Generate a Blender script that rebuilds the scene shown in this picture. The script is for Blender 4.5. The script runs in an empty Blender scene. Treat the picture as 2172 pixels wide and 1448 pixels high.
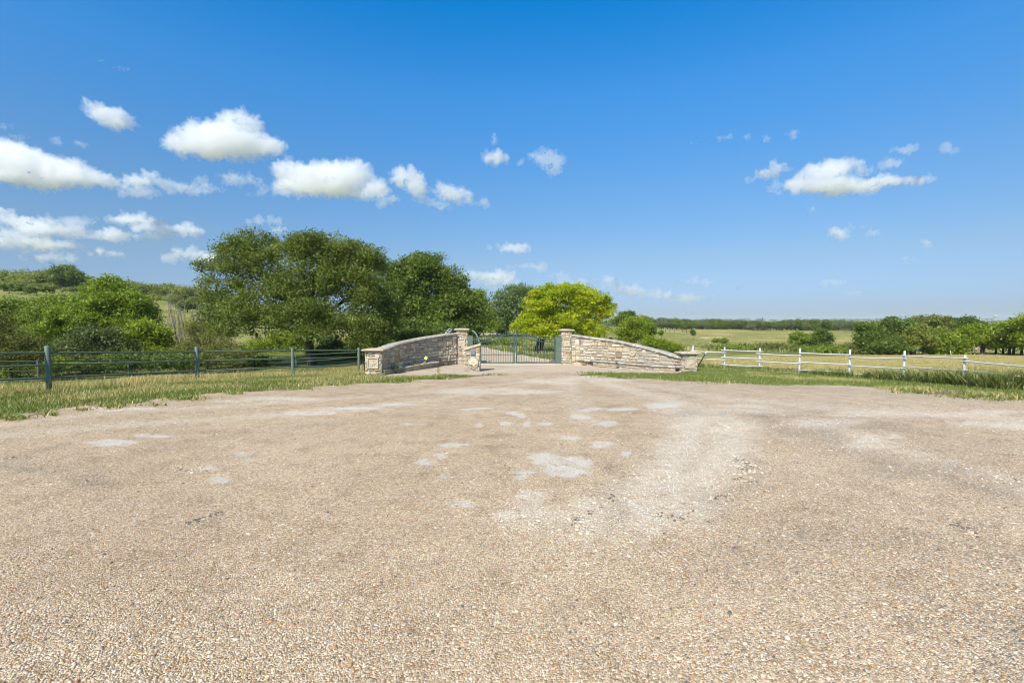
import bpy, math, random
import numpy as np
from mathutils import Vector

random.seed(11)
rng = np.random.default_rng(11)
sc = bpy.context.scene
COL = sc.collection
R = math.radians

# ------------------------------------------------------------------ camera
F, CX, CY, EYE = 1000.0, 1086.0, 724.0, 2.2
PITCH = math.atan(43 / 1000)
CP, SP = math.cos(PITCH), math.sin(PITCH)
cam = bpy.data.cameras.new('camera')
camo = bpy.data.objects.new('camera', cam)
COL.objects.link(camo)
sc.camera = camo
cam.sensor_width = 36
cam.lens = 36 * F / 2172
cam.clip_end = 20000
camo.location = (0, 0, EYE)
camo.rotation_euler = (math.pi / 2 - PITCH, 0, 0)


def at(px, py, D):
    """point at world depth D seen at photograph pixel px, py"""
    u, v = (px - CX) / F, (CY - py) / F
    y, z = CP + v * SP, v * CP - SP
    t = D / y
    return np.array([u * t, D, EYE + z * t])


# ------------------------------------------------------------------ noise
def _h(ix, iy, s):
    n = np.sin(ix * 127.1 + iy * 311.7 + s * 74.7) * 43758.5453
    return n - np.floor(n)


def vnoise(x, y, s=0):
    x, y = np.asarray(x, float), np.asarray(y, float)
    ix, iy = np.floor(x), np.floor(y)
    fx, fy = x - ix, y - iy
    fx, fy = fx * fx * (3 - 2 * fx), fy * fy * (3 - 2 * fy)
    a, b = _h(ix, iy, s), _h(ix + 1, iy, s)
    c, d = _h(ix, iy + 1, s), _h(ix + 1, iy + 1, s)
    return a + (b - a) * fx + (c - a) * fy + (a - b - c + d) * fx * fy


def fbm(x, y, s=0, o=4):
    r, a, t = 0, 1.0, 0
    for i in range(o):
        r = r + a * vnoise(x * 2 ** i, y * 2 ** i, s + i)
        t += a
        a *= .5
    return r / t


def sstep(a, b, x):
    t = np.clip((x - a) / (b - a), 0, 1)
    return t * t * (3 - 2 * t)


# ------------------------------------------------------------------ terrain height
FAR_R = [(1000, -7), (2000, -3), (3500, 11), (6000, 12)]
PROF = [
    (-1.6, [(13, 0), (15.5, -.05), (21, -.8), (30, -1.3), (45, -.6), (60, 1.5), (110, 10), (170, 17.5), (230, 19), (400, 15), (1000, 6)]),
    (-1.086, [(13, 0), (15.5, -.05), (21, -.8), (30, -1.3), (45, -.8), (60, 1.2), (110, 8.2), (140, 12), (170, 16.0), (230, 17), (400, 14), (1000, 6)]),
    (-.69, [(13, 0), (19, -.25), (22, -.5), (34, -1.6), (45, -1.2), (60, .8), (110, 5.0), (170, 10.6), (230, 11), (400, 8), (1000, 2)]),
    (-.45, [(13, 0), (20, -.25), (23, -.55), (30, -1.0), (45, -.8), (70, .9), (170, 6.5), (230, 7), (400, 5), (1000, 0)]),
    (-.3, [(13, 0), (19, -.17), (22, -.3), (25.5, -.6), (35, -.9), (45, -.7), (70, .6), (170, 4), (400, 3), (1000, -2)]),
    (-.17, [(13, 0), (28, -.43), (45, -.5), (70, .4), (170, 3), (400, 1), (1000, -4)]),
    (-.06, [(13, 0), (28.5, -.43), (40, -.36), (70, .3), (120, .9), (300, 0), (1000, -6)]),
    (.05, [(13, 0), (28.5, -.43), (45, -.4), (70, .1), (150, .3), (300, -1), (1000, -7)]),
    (.2, [(13, 0), (28, -.43), (60, -.45), (100, -.8), (200, -1.4), (350, -3)] + FAR_R),
    (.45, [(13, 0), (28, -.5), (50, -1.5), (70, -1.72), (90, -1.9), (200, -1.6), (350, -3.5)] + FAR_R),
    (.8, [(13, 0), (18, -.25), (28, -.8), (60, -2.1), (75, -2.5), (100, -2.8), (200, -1.9), (350, -3.5)] + FAR_R),
    (1.3, [(13, 0), (18, -.3), (28, -.85), (60, -2.1), (75, -2.5), (100, -2.8), (200, -1.9), (350, -3.5)] + FAR_R),
]


def _hz0(b, D):
    cols = np.array([c[0] for c in PROF])
    zs = np.stack([np.interp(D, [p[0] for p in c[1]], [p[1] for p in c[1]]) for c in PROF])
    k = np.clip(np.searchsorted(cols, b) - 1, 0, len(cols) - 2)
    t = np.clip((b - cols[k]) / (cols[k + 1] - cols[k]), 0, 1)
    t = t * t * (3 - 2 * t)
    idx = np.indices(b.shape)
    z0 = np.take_along_axis(zs, k[None], 0)[0]
    z1 = np.take_along_axis(zs, k[None] + 1, 0)[0]
    return z0 + (z1 - z0) * t


def hz(X, Y):
    X, Y = np.atleast_1d(np.asarray(X, float)), np.atleast_1d(np.asarray(Y, float))
    D = np.maximum(Y, 1)
    b = X / np.maximum(Y, 12)
    z = (_hz0(b, D * .94) + 2 * _hz0(b, D) + _hz0(b, D * 1.06)) / 4
    amp = sstep(32, 130, D)
    z = z + amp * (fbm(X / 22, Y / 22, 3, 3) - .5) * .7 + amp * (fbm(X / 5, Y / 5, 9, 2) - .5) * .15
    amp2 = sstep(700, 2500, D)
    z = z + amp2 * (fbm(X / 700, Y / 700, 5, 3) - .5) * 9
    return z


def h1(x, y):
    return float(hz(x, y)[0])


def G(px, py):
    """where the sight line of a pixel meets the ground"""
    u, v = (px - CX) / F, (CY - py) / F
    y, z = CP + v * SP, v * CP - SP

    def hit(D):
        t = D / y
        below = (EYE + z * t) < hz(u * t, D)
        k = int(np.argmax(below)) if below.any() else len(D) - 1
        return D[max(k - 1, 0)], D[k]
    a, b = hit(np.geomspace(2, 600, 160))
    a, b = hit(np.linspace(a, b, 24))
    a, b = hit(np.linspace(a, b, 24))
    return at(px, py, (a + b) / 2)


# ------------------------------------------------------------------ object helpers
def tag(o, label=None, cat=None, group=None, kind=None):
    for k, v in (('label', label), ('category', cat), ('group', group), ('kind', kind)):
        if v:
            o[k] = v
    return o


def empty(name, loc, label, cat, group=None, rz=0):
    o = bpy.data.objects.new(name, None)
    o.empty_display_size = .2
    COL.objects.link(o)
    o.location = [float(q) for q in loc]
    o.rotation_euler = (0, 0, rz)
    return tag(o, label, cat, group)


def mesh_np(name, V, faces, mat, parent=None, col=None, smooth=False, origin=None, attrs=None):
    V = np.asarray(V, np.float32).reshape(-1, 3)
    if origin is not None:
        V = V - np.asarray(origin, np.float32)
    me = bpy.data.meshes.new(name)
    me.vertices.add(len(V))
    me.vertices.foreach_set('co', V.ravel())
    if isinstance(faces, np.ndarray):
        faces = [faces]
    loops = np.concatenate([f.ravel() for f in faces]).astype(np.int32)
    tot = np.concatenate([np.full(len(f), f.shape[1]) for f in faces]).astype(np.int32)
    st = np.concatenate([[0], np.cumsum(tot)[:-1]]).astype(np.int32)
    me.loops.add(len(loops))
    me.loops.foreach_set('vertex_index', loops)
    me.polygons.add(len(tot))
    me.polygons.foreach_set('loop_start', st)
    me.polygons.foreach_set('loop_total', tot)
    if smooth:
        me.polygons.foreach_set('use_smooth', np.ones(len(tot), bool))
    if col is not None:
        a = me.attributes.new('col', 'FLOAT_COLOR', 'POINT')
        c = np.ones((len(V), 4), np.float32)
        c[:, :3] = col
        a.data.foreach_set('color', c.ravel())
    for k, v in (attrs or {}).items():
        a = me.attributes.new(k, 'FLOAT', 'POINT')
        a.data.foreach_set('value', np.asarray(v, np.float32).ravel())
    me.materials.append(mat)
    me.update()
    me.validate()
    o = bpy.data.objects.new(name, me)
    COL.objects.link(o)
    if parent is not None:
        o.parent = parent
    return o


class MB:
    """collects pieces of one part"""

    def __init__(s):
        s.V, s.F, s.C = [], [], []

    def add(s, vs, fs, col=(.5, .5, .5)):
        n = len(s.V)
        s.V += [tuple(float(q) for q in v) for v in vs]
        s.F += [tuple(i + n for i in f) for f in fs]
        s.C += [col] * len(vs)

    def box(s, c, sx, sy, sz, col=(.5, .5, .5), rz=0, bev=0.0, M=None):
        """centre c; chamfered when bev > 0"""
        hx, hy, hz_ = sx / 2, sy / 2, sz / 2
        vs, fs = [], []
        if bev <= 0:
            for z in (-hz_, hz_):
                for x, y in ((-hx, -hy), (hx, -hy), (hx, hy), (-hx, hy)):
                    vs.append((x, y, z))
            fs = [(3, 2, 1, 0), (4, 5, 6, 7), (0, 1, 5, 4), (1, 2, 6, 5), (2, 3, 7, 6), (3, 0, 4, 7)]
        else:
            def ring(z, b):
                x, y = hx - b, hy - b
                e = bev
                return [(-x + e, -y, z), (x - e, -y, z), (x, -y + e, z), (x, y - e, z), (x - e, y, z), (-x + e, y, z), (-x, y - e, z), (-x, -y + e, z)]
            for z, b in ((-hz_, bev), (-hz_ + bev, 0), (hz_ - bev, 0), (hz_, bev)):
                vs += ring(z, b)
            fs = [tuple(range(7, -1, -1)), tuple(range(24, 32))]
            for k in range(3):
                for i in range(8):
                    j = (i + 1) % 8
                    fs.append((k * 8 + i, k * 8 + j, k * 8 + 8 + j, k * 8 + 8 + i))
        cr, sr = math.cos(rz), math.sin(rz)
        out = []
        for x, y, z in vs:
            p = (x * cr - y * sr, x * sr + y * cr, z)
            if M is not None:
                p = M @ Vector(p)
            out.append((p[0] + c[0], p[1] + c[1], p[2] + c[2]))
        s.add(out, fs, col)

    def tube(s, pts, rad, n=10, col=(.5, .5, .5), cap=True, dome=0):
        pts = [np.array(p, float) for p in pts]
        if not hasattr(rad, '__len__'):
            rad = [rad] * len(pts)
        rad = list(rad)
        if dome:
            d = (pts[-1] - pts[-2]) / np.linalg.norm(pts[-1] - pts[-2])
            r0 = rad[-1]
            end = pts[-1]
            for a in (30, 60, 82):
                pts.append(end + d * dome * math.sin(R(a)))
                rad.append(r0 * math.cos(R(a)))
        vs, fs = [], []
        up = None
        for i, p in enumerate(pts):
            if i == 0:
                t = pts[1] - p
            elif i == len(pts) - 1:
                t = p - pts[i - 1]
            else:
                t = pts[i + 1] - pts[i - 1]
            t = t / (np.linalg.norm(t) + 1e-9)
            if up is None:
                up = np.array([0, 0, 1.0]) if abs(t[2]) < .9 else np.array([1.0, 0, 0])
            a = np.cross(t, up)
            a /= np.linalg.norm(a) + 1e-9
            b = np.cross(a, t)
            up = b
            for k in range(n):
                q = 2 * math.pi * k / n
                vs.append(p + rad[i] * (a * math.cos(q) + b * math.sin(q)))
        for i in range(len(pts) - 1):
            for k in range(n):
                j = (k + 1) % n
                fs.append((i * n + k, i * n + j, (i + 1) * n + j, (i + 1) * n + k))
        if cap:
            fs.append(tuple(range(n - 1, -1, -1)))
            m = (len(pts) - 1) * n
            fs.append(tuple(range(m, m + n)))
        s.add(vs, fs, col)

    def build(s, name, mat, parent=None, origin=None, smooth=False):
        me = bpy.data.meshes.new(name)
        o_ = origin if origin is not None else (0, 0, 0)
        me.from_pydata([(v[0] - o_[0], v[1] - o_[1], v[2] - o_[2]) for v in s.V], [], s.F)
        a = me.attributes.new('col', 'FLOAT_COLOR', 'POINT')
        a.data.foreach_set('color', np.concatenate([np.array(s.C, np.float32), np.ones((len(s.C), 1), np.float32)], 1).ravel())
        if smooth:
            me.polygons.foreach_set('use_smooth', np.ones(len(me.polygons), bool))
        me.materials.append(mat)
        me.update()
        ob = bpy.data.objects.new(name, me)
        COL.objects.link(ob)
        if parent is not None:
            ob.parent = parent
        return ob


def smooth_by_angle(o, deg=40):
    me = o.data
    me.polygons.foreach_set('use_smooth', np.ones(len(me.polygons), bool))
    try:
        me.set_sharp_from_angle(angle=R(deg))
    except Exception:
        pass


def dup(root, loc, rz, scale, label=None, group=None):
    r = root.copy()
    COL.objects.link(r)
    r.location = [float(q) for q in loc]
    r.rotation_euler = (0, 0, rz)
    r.scale = scale
    if label:
        r['label'] = label
    if group:
        r['group'] = group
    for ch in root.children:
        c = ch.copy()
        COL.objects.link(c)
        c.parent = r
    return r


# ------------------------------------------------------------------ materials
class NT:
    def __init__(s, name):
        s.m = bpy.data.materials.new(name)
        s.m.use_nodes = True
        s.t = s.m.node_tree
        s.b = s.t.nodes['Principled BSDF']
        s.out = s.t.nodes['Material Output']

    def n(s, ty, **kw):
        nd = s.t.nodes.new(ty)
        for k, v in kw.items():
            if k.startswith('i_'):
                key = k[2:]
                key = int(key) if key.isdigit() else key.replace('_', ' ')
                nd.inputs[key].default_value = v
            else:
                setattr(nd, k, v)
        return nd

    def l(s, a, b):
        s.t.links.new(a, b)

    def pos(s):
        return s.n('ShaderNodeNewGeometry').outputs['Position']

    def attr(s, name):
        return s.n('ShaderNodeAttribute', attribute_name=name)

    def noise(s, vec, scale, detail=3, rough=.55):
        nd = s.n('ShaderNodeTexNoise', i_Scale=scale, i_Detail=detail, i_Roughness=rough)
        s.l(vec, nd.inputs['Vector'])
        return nd

    def ramp(s, fac, stops, interp='LINEAR'):
        nd = s.n('ShaderNodeValToRGB')
        nd.color_ramp.interpolation = interp
        el = nd.color_ramp.elements
        while len(el) < len(stops):
            el.new(.5)
        for e, (p, c) in zip(el, stops):
            e.position = p
            c = c if hasattr(c, '__len__') else (c, c, c)
            e.color = (*c[:3], 1)
        s.l(fac, nd.inputs[0])
        return nd.outputs[0]

    def mix(s, fac, a, b, blend='MIX'):
        nd = s.n('ShaderNodeMix', data_type='RGBA', blend_type=blend)
        for sock, v in ((nd.inputs[0], fac), (nd.inputs[6], a), (nd.inputs[7], b)):
            if hasattr(v, 'links'):
                s.l(v, sock)
            elif hasattr(v, '__len__'):
                sock.default_value = (*v[:3], 1)
            else:
                sock.default_value = v
        return nd.outputs[2]

    def math(s, op, a, b=0.0, c=None):
        nd = s.n('ShaderNodeMath', operation=op)
        for i, v in enumerate((a, b, c)):
            if v is None:
                continue
            if hasattr(v, 'links'):
                s.l(v, nd.inputs[i])
            else:
                nd.inputs[i].default_value = v
        return nd.outputs[0]

    def bump(s, h, strength, dist):
        nd = s.n('ShaderNodeBump', i_Strength=strength, i_Distance=dist)
        s.l(h, nd.inputs['Height'])
        s.l(nd.outputs[0], s.b.inputs['Normal'])
        return nd

    def base(s, c, rough=.8, spec=.3, metal=0):
        if hasattr(c, 'links'):
            s.l(c, s.b.inputs['Base Color'])
        else:
            s.b.inputs['Base Color'].default_value = (*c, 1)
        s.b.inputs['Roughness'].default_value = rough
        s.b.inputs['Specular IOR Level'].default_value = spec
        s.b.inputs['Metallic'].default_value = metal
        return s.m


def mat_attr(name, rough=.85, spec=.2, var=.25, scale=6, bump=0, bdist=.02, bscale=25):
    t = NT(name)
    c = t.attr('col').outputs['Color']
    n = t.noise(t.pos(), scale, 4)
    v = t.ramp(n.outputs[0], [(.3, 1 - var), (.7, 1 + var)])
    c = t.mix(1.0, c, v, 'MULTIPLY')
    if bump:
        t.bump(t.noise(t.pos(), bscale, 5).outputs[0], bump, bdist)
    return t.base(c, rough, spec)


def mat_leaf(name, trans=.42, spec=.28):
    t = NT(name)
    c = t.attr('col').outputs['Color']
    t.base(c, .42, spec)
    tr = t.n('ShaderNodeBsdfTranslucent')
    tc = t.mix(1.0, c, (1.12, 1.2, .5), 'MULTIPLY')
    t.l(tc, tr.inputs[0])
    mx = t.n('ShaderNodeMixShader', i_0=trans)
    t.l(t.b.outputs[0], mx.inputs[1])
    t.l(tr.outputs[0], mx.inputs[2])
    t.l(mx.outputs[0], t.out.inputs['Surface'])
    return t.m


def mat_paint(name, c, rough=.45, spec=.4, wear=None, wscale=4, metal=0, rust=0):
    t = NT(name)
    p = t.pos()
    n = t.noise(p, wscale, 5, .6)
    w = wear or tuple(q * .8 for q in c)
    cc = t.mix(t.ramp(n.outputs[0], [(.45, 0), (.7, 1)]), c, w)
    if rust:
        cc = t.mix(t.ramp(t.noise(p, 11, 6, .7).outputs[0], [(.60, 0), (.70, rust)]), cc, (.24, .13, .07))
    t.bump(t.noise(p, 60, 3).outputs[0], .08, .01)
    return t.base(cc, rough, spec, metal)


M_leaf = mat_leaf('leaf')
M_needle = mat_leaf('dull_leaf', .22, .15)
M_grass = mat_leaf('grass_blade', .3, .2)
M_bark = mat_attr('bark', .9, .1, .35, 5, .6, .03, 14)
M_stone = None


def make_stone():
    t = NT('limestone_blocks')
    p = t.pos()
    c = t.attr('col').outputs['Color']
    v = t.ramp(t.noise(p, 9, 5, .65).outputs[0], [(.3, .72), (.72, 1.18)])
    c = t.mix(1.0, c, v, 'MULTIPLY')
    lich = t.ramp(t.noise(p, 2.3, 5, .7).outputs[0], [(.58, 0), (.74, .4)])
    c = t.mix(lich, c, (.20, .19, .165))
    rust = t.ramp(t.noise(p, 4.1, 4, .6).outputs[0], [(.62, 0), (.75, .4)])
    c = t.mix(rust, c, (.42, .25, .1))
    t.bump(t.noise(p, 22, 6, .7).outputs[0], .7, .03)
    return t.base(c, .9, .15)


M_stone = make_stone()


def make_dressed():
    t = NT('dressed_limestone')
    p = t.pos()
    c = t.ramp(t.noise(p, 5, 5, .6).outputs[0], [(.3, (.40, .33, .23)), (.7, (.58, .5, .37))])
    t.bump(t.noise(p, 45, 4).outputs[0], .25, .01)
    return t.base(c, .85, .2)


M_dressed = make_dressed()
M_coping = None


def make_coping():
    t = NT('weathered_coping')
    p = t.pos()
    c = t.attr('col').outputs['Color']
    st = t.ramp(t.noise(p, 6, 6, .7).outputs[0], [(.42, 0), (.66, .8)])
    c = t.mix(st, c, (.12, .115, .1))
    t.bump(t.noise(p, 18, 6, .7).outputs[0], .8, .03)
    return t.base(c, .92, .12)


M_coping = make_coping()
M_green = mat_paint('green_paint', (.100, .142, .102), .5, .3, (.135, .175, .13), rust=.45)
M_greend = mat_paint('dark_green_paint', (.056, .085, .062), .5, .35, (.065, .1, .08))
M_white = mat_paint('white_paint', (.58, .585, .58), .5, .35, (.50, .505, .50), 7, rust=.6)
M_black = mat_paint('black_rubber', (.012, .012, .013), .6, .3)
M_grey = mat_paint('grey_metal', (.20, .225, .25), .5, .5, (.13, .15, .17), 9)
M_soil = mat_attr('soil', .95, .05, .4, 12, .6, .03, 20)
M_concrete_attr = mat_attr('plain_attr', .8, .2, .12, 8)


def make_gravel():
    t = NT('gravel')
    p = t.pos()
    sep = t.n('ShaderNodeSeparateXYZ')
    t.l(p, sep.inputs[0])
    flat = t.n('ShaderNodeCombineXYZ')
    t.l(sep.outputs[0], flat.inputs[0])
    t.l(sep.outputs[1], flat.inputs[1])
    p = flat.outputs[0]
    wob = t.noise(p, 40, 2)
    pv = t.n('ShaderNodeVectorMath', operation='MULTIPLY_ADD')
    t.l(wob.outputs[1], pv.inputs[0])
    pv.inputs[1].default_value = (.012, .012, 0)
    t.l(p, pv.inputs[2])
    pw = pv.outputs[0]

    def vor(scale, feat='F1'):
        nd = t.n('ShaderNodeTexVoronoi', voronoi_dimensions='2D', feature=feat, i_Scale=scale)
        t.l(pw, nd.inputs['Vector'])
        return nd
    v1 = vor(78)
    r1 = t.n('ShaderNodeSeparateColor')
    t.l(v1.outputs['Color'], r1.inputs[0])
    pal = t.ramp(r1.outputs[0], [(0, (.42, .335, .24)), (.16, (.53, .44, .33)), (.30, (.36, .26, .165)), (.40, (.66, .58, .47)),
                                 (.55, (.47, .36, .235)), (.66, (.58, .52, .45)), (.76, (.32, .27, .22)), (.83, (.46, .27, .13)),
                                 (.89, (.66, .59, .47)), (.955, (.18, .155, .135)), (.98, (.36, .17, .10))], 'CONSTANT')
    fine = t.ramp(t.noise(p, 260, 2).outputs[0], [(.3, .86), (.7, 1.12)])
    pal = t.mix(1.0, pal, fine, 'MULTIPLY')
    # gaps between the stones darkened, crack shade put into the sand colour
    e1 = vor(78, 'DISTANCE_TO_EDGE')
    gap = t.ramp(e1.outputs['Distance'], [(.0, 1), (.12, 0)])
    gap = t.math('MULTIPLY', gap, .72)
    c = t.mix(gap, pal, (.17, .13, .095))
    # stretches of finer and browner mix
    big = t.noise(p, .33, 5, .6)
    tone = t.ramp(big.outputs[0], [(.3, (1.05, .968, .85)), (.5, (1.21, 1.145, 1.028)), (.7, (1.36, 1.32, 1.22))])
    c = t.mix(1.0, c, tone, 'MULTIPLY')
    med = t.noise(p, 2.2, 4, .65)
    tone2 = t.ramp(med.outputs[0], [(.32, (.80, .77, .73)), (.5, (1, 1, 1)), (.72, (1.1, 1.09, 1.06))])
    c = t.mix(1.0, c, tone2, 'MULTIPLY')
    grit = t.ramp(t.noise(p, 17, 9, .9).outputs[0], [(.36, (.70, .67, .63)), (.5, (1.02, 1.01, 1.0)), (.64, (1.28, 1.27, 1.24))])
    c = t.mix(1.0, c, grit, 'MULTIPLY')
    edge_n = t.noise(p, 6, 5, .7)
    en = t.math('MULTIPLY_ADD', edge_n.outputs[0], 2.2, -1.1)
    fine_n = t.noise(p, 45, 3, .7)
    en2 = t.math('MULTIPLY_ADD', fine_n.outputs[0], 1.1, -.55)
    en = t.math('ADD', en, en2)

    def mask(name, lo, hi, amt):
        a = t.math('ADD', t.attr(name).outputs['Fac'], en)
        return t.math('MULTIPLY', t.ramp(a, [(lo, 0), (hi, 1)]), amt)
    # greyer, paler stone towards the right and the far side
    c = t.mix(t.attr('gray').outputs['Fac'], c, t.mix(1.0, c, (.98, 1.0, 1.05), 'MULTIPLY'))
    # pale limestone dust
    mp = mask('pale', .15, .95, .72)
    c = t.mix(mp, c, t.mix(r1.outputs[1], (.66, .58, .46), (.82, .76, .65)))
    # dark worn binder
    md = mask('dark', .25, 1.0, .5)
    c = t.mix(md, c, t.mix(r1.outputs[1], (.14, .12, .10), (.38, .33, .27)))
    # hard grey cement patches
    mg = mask('patch', .34, .95, .8)
    spk = t.ramp(t.noise(p, 34, 3, .8).outputs[0], [(.38, (.30, .25, .19)), (.46, (.56, .535, .475)), (.7, (.70, .675, .61))])
    c = t.mix(mg, c, spk)
    hgt = t.math('SUBTRACT', .6, v1.outputs['Distance'])
    hgt = t.math('MULTIPLY', hgt, t.math('SUBTRACT', 1.0, mg))
    hgt = t.math('ADD', hgt, t.math('MULTIPLY', r1.outputs[2], .35))
    t.bump(hgt, .75, .016)
    return t.base(c, .85, .22)


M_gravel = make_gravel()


def make_drive():
    t = NT('exposed_aggregate')
    p = t.pos()
    n = t.noise(p, 90, 3, .8)
    c = t.ramp(n.outputs[0], [(.3, (.34, .26, .18)), (.5, (.50, .405, .30)), (.7, (.62, .53, .42))])
    b = t.ramp(t.noise(p, .9, 5, .6).outputs[0], [(.3, .84), (.7, 1.1)])
    c = t.mix(1.0, c, b, 'MULTIPLY')
    t.bump(n.outputs[0], .35, .01)
    return t.base(c, .85, .2)


M_drive = make_drive()


def make_ground():
    t = NT('grassland')
    p = t.pos()
    a = t.noise(p, .12, 5, .62)
    b = t.noise(p, 1.3, 5, .7)
    s = t.math('ADD', t.math('MULTIPLY', a.outputs[0], .6), t.math('MULTIPLY', b.outputs[0], .4))
    green = t.ramp(s, [(.36, (.13, .165, .04)), (.5, (.22, .235, .065)), (.62, (.36, .32, .12))])
    straw = t.ramp(s, [(.36, (.30, .25, .09)), (.5, (.46, .37, .15)), (.62, (.56, .45, .21))])
    c = t.mix(t.attr('straw').outputs['Fac'], green, straw)
    # windrows left by the mower
    sep = t.n('ShaderNodeSeparateXYZ')
    t.l(p, sep.inputs[0])
    w = t.math('ADD', t.math('MULTIPLY', sep.outputs[0], .38), t.math('MULTIPLY', sep.outputs[1], .95))
    w = t.math('ADD', w, t.math('MULTIPLY', a.outputs[0], 5.0))
    w = t.math('ADD', w, t.math('MULTIPLY', b.outputs[0], 1.2))
    wv = t.math('SINE', t.math('MULTIPLY', w, 2.1))
    wv = t.ramp(t.math('MULTIPLY_ADD', wv, .5, .5), [(.15, (.32, .31, .09)), (.5, (.52, .435, .16)), (.9, (.53, .385, .175))])
    c = t.mix(t.attr('mown').outputs['Fac'], c, wv)
    scr = t.ramp(b.outputs[0], [(.35, (.09, .115, .03)), (.6, (.17, .19, .05))])
    c = t.mix(t.attr('scrub').outputs['Fac'], c, scr)
    dirt = t.ramp(b.outputs[0], [(.35, (.20, .15, .105)), (.65, (.33, .26, .19))])
    c = t.mix(t.attr('dirt').outputs['Fac'], c, dirt)
    f = t.ramp(t.noise(p, 9, 6, .8).outputs[0], [(.3, .7), (.7, 1.28)])
    c = t.mix(1.0, c, f, 'MULTIPLY')
    t.bump(t.noise(p, 7, 6, .8).outputs[0], .9, .12)
    return t.base(c, .95, .08)


M_ground = make_ground()


# ------------------------------------------------------------------ polygons on the ground
def poly_sd(P, x, y):
    """signed distance to a polygon, negative inside"""
    P = np.asarray(P, float)
    x, y = np.asarray(x, float), np.asarray(y, float)
    d = np.full(x.shape, 1e9)
    ins = np.zeros(x.shape, bool)
    n = len(P)
    for i in range(n):
        ax, ay = P[i]
        bx, by = P[(i + 1) % n]
        ex, ey = bx - ax, by - ay
        t = np.clip(((x - ax) * ex + (y - ay) * ey) / (ex * ex + ey * ey + 1e-12), 0, 1)
        d = np.minimum(d, np.hypot(x - ax - t * ex, y - ay - t * ey))
        c = (ay > y) != (by > y)
        with np.errstate(divide='ignore', invalid='ignore'):
            xi = (bx - ax) * (y - ay) / (by - ay + 1e-15) + ax
        ins ^= c & (x < xi)
    return np.where(ins, -d, d)


LOT = [G(*q)[:2] for q in [(-300, 945), (0, 890), (90, 878), (170, 868), (260, 857), (350, 847), (450, 838), (560, 830), (640, 825), (740, 818), (850, 811),
                            (960, 804), (1045, 797), (1050, 792), (1225, 789), (1240, 797), (1320, 803), (1420, 808), (1560, 814), (1640, 819), (1800, 819),
                            (1880, 829), (1990, 838), (2080, 845), (2172, 850), (2600, 872)]]
LOT = [tuple(q) for q in LOT] + [(34, 8), (34, -25), (-34, -25), (-34, 2), (-16, 7)]

PT_L, PT_R = at(979.5, 774, 28.3), at(1201.5, 774, 28.3)      # tall pillars
PS_L, PS_R = at(792, 795, 21.4), at(1461, 789, 23.4)          # short pillars


def bez(p0, p1, p2, n=60):
    t = np.linspace(0, 1, n)[:, None]
    p0, p1, p2 = (np.array(q[:2], float) for q in (p0, p1, p2))
    return (1 - t) ** 2 * p0 + 2 * t * (1 - t) * p1 + t * t * p2


# front faces of the two wing walls, from the tall to the short pillar
WALL_L = bez((PT_L[0] - .3, PT_L[1] - .1), (-5.1, 26.6), (PS_L[0] + .28, PS_L[1] + .3))
WALL_R = bez((PT_R[0] + .3, PT_R[1] - .1), (6.5, 26.3), (PS_R[0] - .32, PS_R[1] + .1))

front = [G(*q)[:2] for q in [(812, 800), (860, 799), (950, 797), (1040, 796), (1046, 803), (1130, 803), (1226, 799), (1234, 793), (1300, 792), (1380, 792), (1440, 792)]]
DRIVE = [tuple(q) for q in front] + [tuple(q) for q in WALL_R[::-6]] + [tuple(G(1187, 771)[:2]), tuple(G(1120, 760.5)[:2]), tuple(G(1060, 748)[:2]), tuple(G(1015, 738)[:2])]
DRIVE += [(-7.5, 49.5), (-12, 47), (-8, 41), (-4.6, 36), (-3.6, 31), (-3.4, 28.6)] + [tuple(q) for q in WALL_L[::6]]
DRIVE_FAR = [(-5.6, 66), (-1.6, 67.5), (.5, 72), (-1, 75), (-6, 72)]


def grid_sheet(name, xs, ys, poly, lift, mat, wob=.0, attrs=None, kind='structure'):
    X, Y = np.meshgrid(xs, ys)
    nx, ny = len(xs), len(ys)
    Z = hz(X.ravel(), Y.ravel()).reshape(X.shape) + lift
    ii, jj = np.meshgrid(np.arange(nx - 1), np.arange(ny - 1))
    q = np.stack([jj * nx + ii, jj * nx + ii + 1, (jj + 1) * nx + ii + 1, (jj + 1) * nx + ii], -1).reshape(-1, 4)
    cx = (X.ravel()[q].mean(1))
    cy = (Y.ravel()[q].mean(1))
    sd = poly_sd(poly, cx, cy) + (fbm(cx * 1.1, cy * 1.1, 21, 4) - .5) * wob
    keep = sd < 0
    q = q[keep]
    used, inv = np.unique(q.ravel(), return_inverse=True)
    V = np.stack([X.ravel(), Y.ravel(), Z.ravel()], 1)[used]
    a = {k: f(V[:, 0], V[:, 1]) for k, f in (attrs or {}).items()}
    o = mesh_np(name, V, inv.reshape(-1, 4), mat, smooth=True, attrs=a)
    o['kind'] = kind
    return o


# stains on the gravel: (px, py, rx, ry, strength)
PATCH = [(240, 940, 75, 10), (320, 928, 40, 5), (510, 966, 22, 6), (530, 981, 16, 6), (467, 1020, 22, 11), (660, 878, 60, 7), (740, 868, 60, 5), (830, 860, 50, 4),
         (878, 902, 28, 4), (1005, 869, 32, 4), (1095, 882, 26, 6), (1012, 905, 16, 5), (1073, 900, 20, 6), (1120, 902, 14, 5), (1160, 901, 22, 4), (1235, 888, 32, 6),
         (1285, 899, 28, 7), (1215, 933, 40, 5), (1270, 945, 34, 10), (1330, 968, 20, 8), (968, 946, 32, 7), (900, 982, 30, 9), (935, 970, 20, 6), (942, 1015, 20, 11),
         (1190, 990, 65, 27), (1115, 1010, 36, 12), (1210, 1010, 40, 12), (985, 1072, 32, 11), (1405, 862, 40, 10), (1320, 872, 40, 7), (1250, 870, 30, 5)]
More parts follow.
